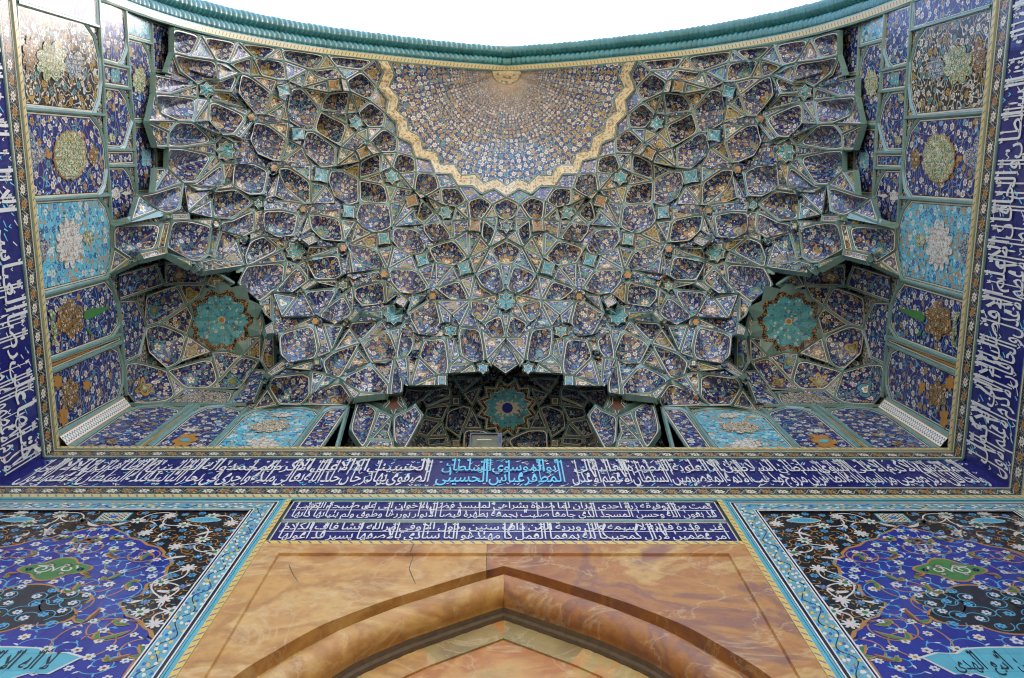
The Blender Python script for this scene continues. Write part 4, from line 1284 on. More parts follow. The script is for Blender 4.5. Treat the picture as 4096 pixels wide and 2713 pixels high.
for side, t, sh, mt, lv, nm in (
    ('side', 'A', lobed(595, 1335, 142, 212, 16, .10), 'orange', 1, 'medallion_outline'), ('side', 'A', lobed(595, 1335, 134, 203, 16, .10), 'greenflor', 2, 'green_medallion'),
    ('side', 'A', [(240, 1110), (280, 1160), (300, 1240), (340, 1260), (375, 1290), (390, 1330), (375, 1370), (335, 1400), (300, 1430), (285, 1500), (262, 1560)], 'navyflor', 1, 'half_medallion'),
    ('side', 'A', lobed(800, 1340, 38, 85, 6, .3), 'ochreflor', 1, 'palmette'), ('side', 'A', lobed(415, 1335, 24, 24, 4, .4), 'orange', 1, 'palmette'),
    ('side', 'A', lobed(435, 525, 120, 160, 8, .3), 'greenflor', 1, 'green_medallion'), ('side', 'A', lobed(625, 565, 70, 105, 8, .3), 'navyflor', 1, 'blue_medallion'), ('side', 'A', lobed(250, 470, 55, 150, 8, .4), 'ochreflor', 1, 'palmette'),
    ('side', 'C', lobed(590, 800, 104, 195, 12, .34, 60), 'whiteflor', 1, 'white_medallion'), ('side', 'C', lobed(755, 755, 44, 58, 8, .3), 'greenflor', 1, 'green_rosette'),
    ('side', 'C', [(303, 640), (345, 690), (350, 740), (400, 780), (430, 830), (400, 870), (385, 930), (365, 980), (345, 1060)], 'navyflor', 1, 'half_medallion'),
    ('side', 'E', lobed(600, 160, 105, 150, 6, .35), 'ochreflor', 1, 'vase'), ('side', 'E', [(520, 180), (480, 250), (490, 140)], 'orange', 1, 'vase_neck'), ('side', 'E', [(715, 120), (735, 90), (800, 70), (960, 55), (860, 115), (790, 150), (735, 172), (715, 150)], 'green', 1, 'cypress'),
    ('side', 'E', [(400, 90), (440, 80), (470, 120), (460, 190), (490, 270), (475, 380), (440, 395), (455, 330), (430, 270), (435, 150)], 'greenflor', 1, 'stem'), ('side', 'E', [(735, 240), (770, 260), (790, 290), (760, 295)], 'green', 1, 'leaf'),
    ('side', 'E', lobed(600, 800, 70, 120, 6, .5), 'ochreflor', 1, 'palmette'), ('side', 'E', lobed(490, 700, 34, 60, 6, .5), 'orange', 1, 'palmette'), ('side', 'E', lobed(540, 1000, 34, 80, 6, .5), 'orange', 1, 'palmette'), ('side', 'E', lobed(735, 735, 26, 44, 6, .5), 'orange', 1, 'palmette'),
    ('side', 'A', lobed(1192, 690, 56, 112, 10, .2), 'greenflor', 1, 'green_medallion'), ('side', 'A', lobed(1250, 1355, 42, 75, 4, .3), 'wallturq', 1, 'turquoise_medallion'), ('side', 'A', lobed(985, 650, 40, 60, 4, .4), 'turqstar', 1, 'turquoise_medallion'),
    ('side', 'A', lobed(930, 820, 26, 42, 0), 'greenflor', 1, 'bird'), ('side', 'A', lobed(955, 1185, 30, 36, 0), 'greenflor', 1, 'bird'), ('side', 'C', lobed(990, 375, 36, 48, 6, .3), 'whiteflor', 1, 'vase'), ('side', 'C', [(1040, 375), (1065, 355), (1135, 370), (1070, 392)], 'white', 1, 'flame'),
    ('back', 'F', lobed(165, 1092, 165, 48, 10, .25, 50, -.06), 'bwflor', 1, 'black_medallion'), ('back', 'F', lobed(110, 1240, 130, 46, 10, .3, 50, .05), 'whiteflor', 1, 'white_medallion'), ('back', 'F', lobed(275, 992, 80, 20, 8, .3), 'whiteflor', 1, 'white_rosette'),
    ('back', 'E', lobed(1590, 1212, 105, 44, 6, .4, 40, -.3), 'orange', 1, 'vase'), ('back', 'E', lobed(1590, 1212, 42, 15, 0), 'turqband', 2, 'vase_eye'), ('back', 'E', lobed(960, 1225, 50, 18, 4, .3), 'ochreflor', 1, 'palmette'), ('back', 'E', lobed(1640, 1120, 60, 16, 8, .4), 'whiteflor', 1, 'palmette')):
    inlay(side, t, sh, mt, lv, nm)

# ---------------------------------------------------------------- inscription frieze on three walls
fr = empty('inscription_frieze', 'cobalt frieze with white calligraphy running round three walls of the portal', 'frieze', (0, D-.05, 8.2+EYE))
WALLS = {'back': (lambda u, v, o: Vector((u, D-o, v)), -W, W), 'left': (lambda u, v, o: Vector((-W+o, u, v)), YF-.05, D), 'right': (lambda u, v, o: Vector((W-o, -u, v)), -D, -YF+.05)}
def strip(wall, z0, z1, mat, off, name, par, u0=None, u1=None, thick=True):
    fn, a, b = WALLS[wall]; a = a if u0 is None else u0; b = b if u1 is None else u1
    mb = MB(); n = max(1, int((b-a)/2.5)); 
    for i in range(n):
        s, e = a+(b-a)*i/n, a+(b-a)*(i+1)/n
        mb.add([fn(s, z0, off), fn(e, z0, off), fn(e, z1, off), fn(s, z1, off)], [(0, 1, 2, 3)], 0, [(s+20, 0), (e+20, 0), (e+20, 1), (s+20, 1)])
        if thick:
            mb.add([fn(s, z0, 0), fn(e, z0, 0), fn(e, z0, off), fn(s, z0, off)], [(0, 1, 2, 3)], 0, [(s, 0), (e, 0), (e, .05), (s, .05)])
            mb.add([fn(s, z1, off), fn(e, z1, off), fn(e, z1, 0), fn(s, z1, 0)], [(0, 1, 2, 3)], 0, [(s, .95), (e, .95), (e, 1), (s, 1)])
    return mb.build(name, [mat], par)
for wl in WALLS:
    strip(wl, 8.20, 9.08, 'band', .004, 'cobalt_ground', fr, thick=False)
    for z0, z1, mt, off, nm in ((9.08, 9.10, 'turq', .022, 'fillet'), (9.10, 9.112, 'white', .024, 'line'), (9.112, 9.29, 'flowers', .02, 'rosette_border'), (9.29, 9.305, 'white', .024, 'line'), (9.305, 9.325, 'turq', .03, 'fillet'), (9.325, 9.385, 'cable', .042, 'cable_border'), (9.385, 9.40, 'turqband', .036, 'fillet'),
                                 (8.18, 8.20, 'turq', .022, 'fillet'), (8.168, 8.18, 'white', .024, 'line'), (7.985, 8.168, 'flowers', .02, 'rosette_border'), (7.972, 7.985, 'white', .024, 'line'), (7.952, 7.972, 'turq', .03, 'fillet'), (7.87, 7.952, 'cable', .034, 'cable_border'), (7.84, 7.87, 'turqband', .03, 'fillet')):
        strip(wl, z0, z1, mt, off, nm, fr)

# ---- calligraphy
def row(wall, words, ur, ul, base, sy, mat, par, top, off=.012, gap=.05, name='word', desc=1.0, nk=0):
    """words from right to left between ur and ul; ascenders drawn out to the height top"""
    fn = WALLS[wall][0]; shp = [shape(w) for w in words]
    wid = [sum(glyph(c)[2] for c in s) for s in shp]; tot = sum(wid)
    sx = ((ur-ul) - gap*(len(words)-1))/tot; u = ur
    kk = max(1.0, ((top-base)/sy-.36)/.36)
    for s, wv in zip(shp, wid):
        mb = MB(); x = u - wv*sx
        for ch in s:
            V, F, adv = glyph(ch)
            pts = []
            for a, b in V:
                bb = b if b < .36 else .36 + (b-.36)*kk
                if b < 0: bb = b*desc
                pts.append(fn(x + a*sx, base + bb*sy, off + .0007*(nk % 7)))
            mb.add(pts, F, 0)
            tops = [a for a, b in V if b > .66]
            if tops and kk > 1.2:                # pen flag at the head of tall strokes
                for xt in sorted(set(round(t, 1) for t in tops)):
                    xm = max(t for t in tops if round(t, 1) == xt); zt = base + (.36+.35*kk)*sy; xx = x + xm*sx; fs = .05*sy/.4
                    mb.add([fn(xx-fs*.6, zt, off+.0006), fn(xx+fs*.75, zt-fs*1.9, off+.0006), fn(xx+fs*.2, zt-fs*1.1, off+.0006), fn(xx-fs*.4, zt-fs*1.6, off+.0006)], [(0, 3, 2), (0, 2, 1)], 0)
            x += adv*sx; nk += 1
        mb.build(name, [mat], par); u -= wv*sx + gap
LOW, UPR = (8.36, .43), (8.68, .36)
def double(wall, low, upr, ur, ul, mat):
    row(wall, low.split(), ur, ul, LOW[0], LOW[1], mat, fr, 9.03, .010, .0)
    row(wall, upr.split(), ur-.04, ul+.04, UPR[0], UPR[1], mat, fr, 9.06, .015, .0, desc=.7)
double('right', 'الاعلى الاكرم امر بانشاء هذا المسجد المبارك السلطان الاعظم الاعدل والخاقان الاكرم الاعلم الاول', 'السلطان بن السلطان والخاقان الاعلم الافضل الا الى الاكمل', 1.98, -D+.06, 'lwhite')
double('back', 'والخاقان الاكرم محيي مراسم ابائه الطاهرين مروج مذهب الائمة المعصومين السلطان الاعظم الاعدل', 'المقدس الاكرم الاعلى النبوي سلطان السلاطين الا العلوية المطهرة العالية الى', 4.88, .68, 'lwhite')
double('back', 'المظفر عباس الحسيني', 'ابو الموسوي السلطان', .62, -.70, 'lturq')
double('back', 'الصفوي بهادرخان خلد الله تعالى ملكه واجرى في بحار التاييد فلكه السلطان الاعظم الاول', 'الحسيني الا الاعلى الاكرم بمحمد واله الطيبين الطاهرين الا لا الى', -.76, -4.90, 'lwhite')
double('left', 'الاكرم الاعظم واله الطيبين الطاهرين المعصومين صلوات الله عليه وعليهم اجمعين الى الابد السلطان', 'كتبها على رضا العباسي الاول والاخر الا الى الان', D-.06, -1.98, 'lwhite')
rnd = random.Random(11)
for wl in WALLS:                    # vowel strokes, dots and little leaves between the letters
    fn, a, b = WALLS[wl]
    for mat, nn in (('lwhite', 26), ('lturq', 14)):
        mb = MB()
        for _ in range(int((b-a)*nn)):
            u, v = rnd.uniform(a+.06, b-.06), rnd.choice([rnd.uniform(8.23, 8.34), rnd.uniform(8.34, 9.03), rnd.uniform(8.6, 9.04)]); t = rnd.random(); o = .0085
            if mat == 'lwhite' and t < .3:
                s = .02; mb.add([fn(u-s, v, o), fn(u, v-s, o), fn(u+s, v, o), fn(u, v+s, o)], [(0, 1, 2, 3)])
            elif t < .65:
                L, w, an = rnd.uniform(.05, .10), .012, rnd.uniform(.3, 1.0); dx, dz = L*math.cos(an), L*math.sin(an)
                mb.add([fn(u, v, o), fn(u+w, v-w, o), fn(u+dx, v+dz, o), fn(u+dx-w*.6, v+dz+w*.4, o)], [(0, 1, 2, 3)])
            else:
                s = rnd.uniform(.03, .05); w = .013
                mb.add([fn(u-s*.6, v+s, o), fn(u-s*.6+w, v+s, o), fn(u, v+w, o), fn(u+s*.6-w, v+s, o), fn(u+s*.6, v+s, o), fn(u, v-w*.5, o)], [(0, 1, 2, 5), (2, 3, 4, 5)])
        tag(mb.build('vowel_marks', [mat], fr), kind='stuff')

# ---------------------------------------------------------------- two inscription bands over the doorway
ib = empty('door_inscription', 'two white on blue inscription bands above the marble doorway', 'inscription', (0, D-.02, 6.9+EYE))
for z0, z1 in ((7.405, 7.84), (6.935, 7.345)):
    strip('back', z0, z1, 'band', .006, 'blue_ground', ib, -1.985, 1.985, False)
    strip('back', z0-.012, z0, 'white', .012, 'line', ib, -1.985, 1.985); strip('back', z1-.012, z1, 'white', .012, 'line', ib, -1.985, 1.985)
    strip('back', (z0+z1)/2-.006, (z0+z1)/2+.006, 'lwhite', .0095, 'line', ib, -1.95, 1.95, False)
    for u in (-1.985, 1.973): strip('back', z0, z1, 'white', .012, 'line', ib, u, u+.012)
strip('back', 7.348, 7.392, 'turq', .014, 'fillet', ib, -1.985, 1.985); strip('back', 6.90, 6.922, 'turqband', .014, 'fillet', ib, -2.0, 2.0)
R4 = ('تمت من توفيقه زرة احدى نيران لما صلوة بشراهى لملبسد فضل الاخوان ابى عل صبيحة الكتب', 'قد بعون الله وحسن المسجد الذي جامعا صليت بجمعة بطهره فيضا الانوار بوزرها وطوق ولم بنيانها كانها',
      'عنى قدرة فرانه لاسيمه على وبرية المن داف سنين ودول الا وفي مرالله انشا فاف الكلام', 'امر عظمين لازال كمحبيكا لله بمعما العمل كا مهندهو النا سنادى بالاصفها يسير قد اغولها')
for tx, base, top in ((R4[0], 7.665, 7.815), (R4[1], 7.46, 7.81), (R4[2], 7.175, 7.325), (R4[3], 6.985, 7.32)):
    row('back', tx.split(), 1.93, -1.93, base, .19, 'lwhite', ib, top, .010, .02, 'word', .8)
# ---------------------------------------------------------------- big tile panels beside the doorway
def g2(x, y):                                   # sheet G -> metres on the back wall
    P = on_plane(*tpx('G', x, y), 1, D); return P.x, P.z
BW = WALLS['back'][0]
PX0, PX1, PZ0, PZ1, PC = -4.915, -2.09, -1.5, 7.83, -3.515
class Orn:
    """flat glazed ornament in wall coordinates, one builder per colour and layer"""
    def __init__(s): s.b = {}
    def get(s, mat, lv, nm): return s.b.setdefault((mat, lv, nm), MB())
    def poly(s, pts, mat, lv, nm='inlay', cen=None):
        K = len(pts); c = cen or (sum(p[0] for p in pts)/K, sum(p[1] for p in pts)/K); o = .0035 + .0004*lv
        s.get(mat, lv, nm).add([BW(p[0], p[1], o) for p in pts], [list(range(K))], 0, list(pts))
    def ribbon(s, pts, w, mat, lv, nm='inlay', taper=False):
        o = .0035 + .0004*lv; V = []; n = len(pts)
        for i, p in enumerate(pts):
            a, b = pts[max(i-1, 0)], pts[min(i+1, n-1)]; dx, dz = b[0]-a[0], b[1]-a[1]; L = math.hypot(dx, dz)+1e-9
            ww = w*(1 if not taper else max(.12, 1-i/(n-1)))/2
            V += [BW(p[0]-dz/L*ww, p[1]+dx/L*ww, o), BW(p[0]+dz/L*ww, p[1]-dx/L*ww, o)]
        s.get(mat, lv, nm).add(V, [(2*i, 2*i+1, 2*i+3, 2*i+2) for i in range(n-1)], 0, [(0, 0)]*len(V))
    def flower(s, x, z, r, n, m1, m2, m3, lv, rot=0., deep=.62):
        P = []
        for i in range(n*4):
            a = rot + 2*math.pi*i/(n*4); q = r*(deep + (1-deep)*abs(math.cos(n*(a-rot)/2))**.7); P.append((x+q*math.cos(a), z+q*math.sin(a)))
        s.poly(P, m1, lv, cen=(x, z))
        if m2:
            s.poly([(x+r*.62*(.72+.28*abs(math.cos(n*k*math.pi/n/4)))*math.cos(rot+2*math.pi*k/(n*4)), z+r*.62*math.sin(rot+2*math.pi*k/(n*4))) for k in range(n*4)], m2, lv+1, cen=(x, z))
        s.poly([(x+r*.34*math.cos(k*.785), z+r*.34*math.sin(k*.785)) for k in range(8)], m3, lv+2, cen=(x, z))
    def leaf(s, x, z, L, w, an, mat, lv, bend=.4):
        up, dn = [], []
        for i in range(7):
            t = i/6; a = an + bend*t; px, pz = x+L*t*math.cos(a), z+L*t*math.sin(a); h = w*math.sin(math.pi*min(1, t*.92+.08))**.8*(1-t*.3)
            up.append((px-h*math.sin(a), pz+h*math.cos(a))); dn.append((px+h*math.sin(a)*.5, pz-h*math.cos(a)*.5))
        s.poly(up+dn[::-1], mat, lv)
def spiral(cx, cz, R, a0, turns, dirn=1, n=40, shrink=.75):
    return [(cx+R*(1-shrink*(i/n))*math.cos(a0+dirn*2*math.pi*turns*i/n), cz+R*(1-shrink*(i/n))*math.sin(a0+dirn*2*math.pi*turns*i/n)) for i in range(n+1)]
def arcpts(a, b, bulge, n=14):
    out = []; dx, dz = b[0]-a[0], b[1]-a[1]
    for i in range(n+1):
        t = i/n; k = 4*bulge*t*(1-t); out.append((a[0]+dx*t-dz*k, a[1]+dz*t+dx*k))
    return out
OR = Orn(); rp = random.Random(5)
mir = lambda p: (2*PC-p[0], p[1])
medR = [g2(*p) for p in ((812, 388), (880, 425), (975, 465), (990, 490), (1080, 510), (1125, 545), (1215, 565), (1255, 605), (1240, 628), (1300, 650), (1312, 690), (1275, 715), (1262, 755), (1265, 785), (1225, 815), (1170, 825), (1115, 848), (1105, 890), (1075, 930), (1000, 952), (912, 985), (905, 1010), (935, 1030), (965, 1090), (1030, 1110), (1085, 1150), (1090, 1180), (1140, 1205), (1150, 1245), (1185, 1275), (1185, 1320), (1172, 1345))]
medR += [(-2.36, 5.1), (-2.34, 4.6), (-2.36, 4.0), (-2.6, 3.4), (-3.0, 2.9), (-3.4, 2.5)]
med = [(PC, medR[0][1]+.01)] + medR[1:] + [mir(p) for p in reversed(medR[1:])]
inmed = lambda p: _in(p, med)
def _in(p, poly):
    r = False; j = len(poly)-1
    for i in range(len(poly)):
        a, b = poly[i], poly[j]
        if (a[1] > p[1]) != (b[1] > p[1]) and p[0] < (b[0]-a[0])*(p[1]-a[1])/(b[1]-a[1]+1e-12)+a[0]: r = not r
        j = i
    return r
infield = lambda p: PX0+.25 < p[0] < PX1-.22 and 4.2 < p[1] < PZ1-.27
def grow(poly, k):
    return [(PC+(p[0]-PC)*k[0], 5.3+(p[1]-5.3)*k[1]) for p in poly]
# medallion, its outline and the dark inner medallion
OR.poly(grow(med, (1.03, 1.012)), 'orange', 1, 'medallion_outline', (PC, 5.0)); OR.poly(med, 'cobalt', 2, 'cobalt_medallion', (PC, 5.0))
inR = [g2(*p) for p in ((0, 905), (190, 880), (300, 862), (320, 885), (370, 900), (355, 930), (385, 960), (320, 975), (245, 1010), (235, 1040), (265, 1055), (320, 1015), (385, 1010), (395, 1050), (420, 1065), (385, 1095), (395, 1140), (350, 1165), (200, 1160), (60, 1230), (0, 1255))]
inL = [(-4.0, 6.12)]
ib2 = [(p[0]+.03, p[1]) for p in inR]; ibl = [mir(p) for p in ib2]
bm = [(PC, ib2[0][1]+.12)] + [p for p in ib2 if p[0] > PC] + [(PC, ib2[-1][1]-.10)] + [mir(p) for p in reversed([p for p in ib2 if p[0] > PC])]
lob = [(PC + .42*(1+.30*abs(math.sin(3*a)))*math.cos(a), 5.80 + .27*(1+.30*abs(math.sin(3*a)))*math.sin(a)) for a in [2*math.pi*i/72 for i in range(72)]]
lob2 = [(PC + (p[0]-PC)*1.05, 5.78+(p[1]-5.78)*1.06) for p in lob]
OR.poly(lob2, 'orange', 4, 'inner_medallion_outline'); OR.poly(lob, 'black', 5, 'inner_medallion')
# green palmette
gp = [g2(*p) for p in ((210, 775), (270, 740), (320, 690), (420, 680), (500, 650), (560, 665), (590, 700), (560, 730), (540, 760), (480, 775), (420, 770), (330, 795), (280, 770))]
gc = (sum(p[0] for p in gp)/len(gp), sum(p[1] for p in gp)/len(gp))
gsh = [(PC + .19*(1+.45*abs(math.cos(2*a))**2)*math.cos(a), 6.42 + .13*(1+.45*abs(math.cos(2*a))**2)*math.sin(a)) for a in [2*math.pi*i/48 for i in range(48)]]
OR.poly([(PC+(p[0]-PC)*1.08, 6.42+(p[1]-6.42)*1.12) for p in gsh], 'orange', 6); OR.poly(gsh, 'green', 7, 'green_palmette')
for s in (-1, 1):
    OR.ribbon(spiral(PC+s*.10, 6.42, .07, 0, 1.2, s, 20), .014, 'owhite', 8); OR.ribbon(arcpts((PC, 6.36), (PC+s*.16, 6.47), s*.3), .012, 'owhite', 8)
# curling stems of the medallion
def scatter(n, ok, dmin, box, tries=6000):
    P = []
    for _ in range(tries):
        p = (rp.uniform(*box[0]), rp.uniform(*box[1]))
        if ok(p) and all((p[0]-q[0])**2+(p[1]-q[1])**2 > dmin*dmin for q in P):
            P.append(p)
            if len(P) >= n: break
    return P
BOX = ((PC, PX1-.2), (4.35, 7.3))
def sym(f):
    f(lambda p: p, 1); f(mir, -1)
for cx, cy, R, a0, dr in ((560, 985, .27, 1.2, 1), (960, 680, .27, 2.6, -1), (700, 1290, .33, .6, 1), (1090, 1330, .20, 1., -1), (1130, 620, .15, 3., 1), (700, 560, .16, 2., 1), (760, 870, .2, 0, -1), (900, 1180, .22, 2., 1)):
    c0 = g2(cx, cy)
    for f, sg in ((lambda p: p, 1), (mir, -1)):
        OR.ribbon([f(p) for p in spiral(c0[0], c0[1], R, a0, 1.35, dr)], .011, 'orange', 5 if R != .2 else 3)
for i, c0 in enumerate(scatter(40, inmed, .2, BOX)):
    R, a0, dr = rp.uniform(.10, .17), rp.uniform(0, 6.3), rp.choice((1, -1))
    for f, sg in ((lambda p: p, 1), (mir, -1)):
        OR.ribbon([f(p) for p in spiral(c0[0], c0[1], R, a0, 1.1, dr, 30)], .0075, 'oturq', 3, 'stems')
        for j in range(7):
            a = a0+dr*j*.95; rr = R*(1-.1*j); x, z = f((c0[0]+rr*math.cos(a), c0[1]+rr*math.sin(a)))
            OR.leaf(x, z, .045, .012, a*sg+rp.uniform(-1, 1), 'oturq' if j % 3 else 'owhite', 4)
mpts = scatter(80, lambda p: inmed((p[0]+.05, p[1])) and inmed((p[0], p[1]+.06)) and not _in(p, lob2) and p[0]-PC > .04, .125, BOX)
for i, p in enumerate(mpts):
    for f, sg in ((lambda p: p, 1), (mir, -1)):
        x, z = f(p); r = .029 + .018*((i*37) % 10)/10
        OR.flower(x, z, r, 5 + i % 3, 'owhite', None, ('orange', 'green', 'brown', 'blue')[i % 4], 7, i)
        if i % 5 == 0: OR.flower(x, z, r*.7, 6, 'whitepink', None, 'brown', 9, i)
for cx, cy, an, L in ((600, 520, .3, .24), (840, 610, -1.2, .2), (560, 900, 1.2, .18), (1000, 830, -1.8, .17), (660, 1130, 1.0, .24), (760, 1270, .1, .26), (470, 500, .4, .14), (900, 500, -.4, .12), (1120, 620, -2, .14), (830, 810, .6, .16), (690, 780, 2.2, .14), (840, 1440, .2, .17), (880, 1150, -.6, .15), (1090, 1390, 1.6, .18)):
    c0 = g2(cx, cy)
    for f, sg in ((lambda p: p, 1), (mir, -1)):
        x, z = f(c0); a = an if sg > 0 else math.pi-an
        L *= .8; OR.leaf(x, z, L, .04, a, 'orange', 9, .5*sg); OR.leaf(x+.01, z, L*.85, .026, a, 'green' if (cx*7) % 3 else 'brown', 10, .5*sg); OR.leaf(x, z, L*.6, .04, a+2.3*sg, 'orange', 9, -.5*sg); OR.leaf(x, z, L*.5, .024, a+2.3*sg, 'green', 10, -.5*sg)
for i, p in enumerate(scatter(26, lambda p: _in(p, lob), .11, ((PC-.6, PC+.6), (5.4, 6.2)))):
    OR.flower(p[0], p[1], .036, 6, 'oturq' if i % 3 == 0 else 'owhite', None, 'blue', 8, i); OR.ribbon(spiral(p[0], p[1], .09, i, .9, 1, 18), .008, 'oturq', 7)
# black ground: white blossoms on white stems, small blue flowers, russet tendrils
big = [(165, 295), (230, 370), (360, 440), (465, 300), (630, 355), (1060, 355), (1310, 318), (1415, 390), (1120, 450), (1635, 320), (1780, 375), (1560, 500), (1355, 555), (1650, 600), (1450, 720), (1240, 830), (1265, 960), (1330, 1050), (1190, 1150), (1080, 1060)]
leafs = [(850, 392, 0, .16), (1640, 440, 3.2, .15), (1430, 632, 3.0, .18), (1470, 850, 3.4, .2), (960, 985, -.3, .13), (1250, 400, -1, .1), (1180, 520, .9, .14), (1570, 590, -.6, .12), (310, 410, .8, .12), (130, 490, .6, .13), (1210, 895, -.6, .14)]
G = [g2(*p) for p in big]
for a, b, bu in ((5, 8, .35), (6, 7, -.4), (7, 11, .3), (11, 13, -.35), (12, 13, .3), (9, 10, .3), (11, 12, .35), (14, 15, .3), (14, 16, -.35), (15, 16, .4), (16, 17, -.3), (17, 18, -.4), (16, 19, .3), (5, 6, -.25), (3, 4, .3)):
    for f, sg in ((lambda p: p, 1), (mir, -1)): OR.ribbon([f(q) for q in arcpts(G[a], G[b], bu)], .014, 'owhite', 3)
for i, p in enumerate(G):
    for f, sg in ((lambda p: p, 1), (mir, -1)):
        x, z = f(p)
        if sg < 0 and p[0] < PC+.1: continue
        OR.flower(x, z, .068, 8, 'owhite', None, 'green' if i % 2 else 'whitepink', 4, i*.7, .45)
for cx, cy, an, L in leafs:
    c0 = g2(cx, cy)
    for f, sg in ((lambda p: p, 1), (mir, -1)):
        x, z = f(c0); OR.leaf(x, z, L, .03, an if sg > 0 else math.pi-an, 'owhite', 4, .6*sg)
blk = lambda p: infield(p) and not _in(p, grow(med, (1.05, 1.02)))
for i, p in enumerate(scatter(46, lambda p: blk(p) and all((p[0]-q[0])**2+(p[1]-q[1])**2 > .0144 for q in G), .13, ((PC-.02, PX1-.24), (5.0, 7.56)))):
    for f, sg in ((lambda p: p, 1), (mir, -1)):
        x, z = f(p); OR.flower(x, z, .036, 6, 'oturq', 'blue', ('owhite', 'orange', 'green')[i % 3], 4, i)
for i, p in enumerate(scatter(90, blk, .075, ((PC-.02, PX1-.23), (5.0, 7.56)))):
    a0 = rp.uniform(0, 6.3)
    for f, sg in ((lambda p: p, 1), (mir, -1)):
        OR.ribbon([f(q) for q in spiral(p[0], p[1], .07, a0, .6, 1 if i % 2 else -1, 12)], .008, 'orange', 2, 'tendrils')
        x, z = f(p); OR.leaf(x, z, .035, .010, a0*sg, 'orange' if i % 3 else 'oturq', 3)
# square kufic tablet and turquoise cartouche
sq = [g2(*p) for p in ((765, 330), (910, 292), (968, 338), (818, 382))]
c0 = (PC, 7.44); dm = [(PC-.14, 7.40), (PC, 7.50), (PC+.14, 7.48), (PC, 7.37)]
OR.poly([(PC-.135, 7.36), (PC+.135, 7.36), (PC+.135, 7.56), (PC-.135, 7.56)], 'turqband', 6, 'tablet'); OR.poly([(PC-.12, 7.372), (PC+.12, 7.372), (PC+.12, 7.548), (PC-.12, 7.548)], 'white', 7, 'tablet_field')
for i in range(5):
    for j in range(4):
        if (i, j) in ((2, 1), (2, 2)): continue
        x, z = PC-.108+i*.045, 7.382+j*.041; OR.ribbon([(x, z+.028), (x, z), (x+.03, z)], .009, 'black', 8); OR.ribbon([(x+.03, z+.012), (x+.03, z+.03), (x+.012, z+.03)], .009, 'black', 8)
OR.poly([(PC-.03, 7.43), (PC+.03, 7.43), (PC+.03, 7.49), (PC-.03, 7.49)], 'blue', 9)
cz0, hh = 5.03, .16
cart = [(PC+.80, cz0+.12), (PC+.68, cz0+.17), (PC+.56, cz0+.16), (PC+.48, cz0+.22), (PC+.30, cz0+.235), (PC, cz0+.235)]
cart = [(p[0], p[1]) for p in cart]
cartB = [(p[0], 2*cz0-p[1]+.10) for p in reversed(cart[1:-1])]
cs_ = cart + [mir(p) for p in reversed(cart[:-1])] + [mir(p) for p in reversed(cartB)] + cartB
cs_ = [(p[0], p[1]-.0) for p in cs_]
OR.poly([(PC+(p[0]-PC)*1.03, cz0+(p[1]-cz0)*1.07) for p in cs_], 'owhite', 11, 'cartouche_outline', (PC, cz0+.05)); OR.poly(cs_, 'turqband', 12, 'cartouche', (PC, cz0+.05))
for side in (-1, 1):          # little lobed cartouches in the black ground
    c1 = (PC+side*.83, 7.40); sh = [(c1[0]+.115*(1+.25*abs(math.cos(a))**8)*math.cos(a), c1[1]+.055*math.sin(a)) for a in [2*math.pi*i/28 for i in range(28)]]
    OR.poly([(c1[0]+(p[0]-c1[0])*1.1, c1[1]+(p[1]-c1[1])*1.14) for p in sh], 'owhite', 6); OR.poly(sh, 'turqband', 7, 'small_cartouche')
    for k in range(5): OR.ribbon(arcpts((c1[0]-.07+.03*k, c1[1]-.025), (c1[0]-.05+.03*k, c1[1]+.03), .2, 6), .007, 'blue', 8)
M['whitepink'] = plain('pinkish_white_glaze', (.55, .42, .38), .25, .15)
PL = []
for mirr in (False, True):
    tp = empty('tile_panel', 'black and cobalt flower tile panel %s of the marble doorway' % ('right' if mirr else 'left'), 'tile panel', ((1 if mirr else -1)*3.5, D, 0), 'panels flanking the doorway')
    PL.append(tp)
    mb = MB(); mb.add([BW(PX0, PZ0, .003), BW(PX1, PZ0, .003), BW(PX1, PZ1, .003), BW(PX0, PZ1, .003)], [(0, 1, 2, 3)]); mb.build('black_ground', ['black'], tp, mirr)
    def frame(a, b, mat, off, nm):         # frame between insets a and b on top and both sides
        for s in range(3):
            mb = MB(); x0, x1, z1 = PX0, PX1, PZ1
            if s == 0: q = [(x0+a, z1-a), (x1-a, z1-a), (x1-b, z1-b), (x0+b, z1-b)]; L = x1-x0; uv = [(0, 1), (L, 1), (L-b, 0), (b, 0)]
            elif s == 1: q = [(x1-a, z1-a), (x1-a, PZ0), (x1-b, PZ0), (x1-b, z1-b)]; L = z1-PZ0; uv = [(30, 1), (30+L, 1), (30+L, 0), (30+b, 0)]
            else: q = [(x0+a, z1-a), (x0+b, z1-b), (x0+b, PZ0), (x0+a, PZ0)]; L = z1-PZ0; uv = [(50, 1), (50+b, 0), (50+L, 0), (50+L, 1)]
            mb.add([BW(p[0], p[1], off) for p in q], [(0, 1, 2, 3)], 0, uv); mb.build(nm, [mat], tp, mirr)
    frame(0, .016, 'turqband', .022, 'border_fillet'); frame(.022, .034, 'lwhite', .020, 'border_line'); frame(.034, .058, 'black', .018, 'border_line'); frame(.058, .068, 'lwhite', .0195, 'border_line')
    frame(.068, .205, 'scroll', .0185, 'scroll_border'); frame(.205, .214, 'lwhite', .0195, 'border_line'); frame(.214, .228, 'black', .018, 'border_line'); frame(.228, .240, 'lwhite', .0195, 'border_line')
    for (mt, lv, nm), mb in sorted(OR.b.items(), key=lambda t: t[0][1]):
        o = mb.build(nm if nm != 'inlay' else mt.replace('owhite', 'white').replace('oturq', 'turquoise') + '_ornament', [mt], tp, mirr)
        if nm in ('inlay', 'stems', 'tendrils'): tag(o, kind='stuff')
FRB = fr; 
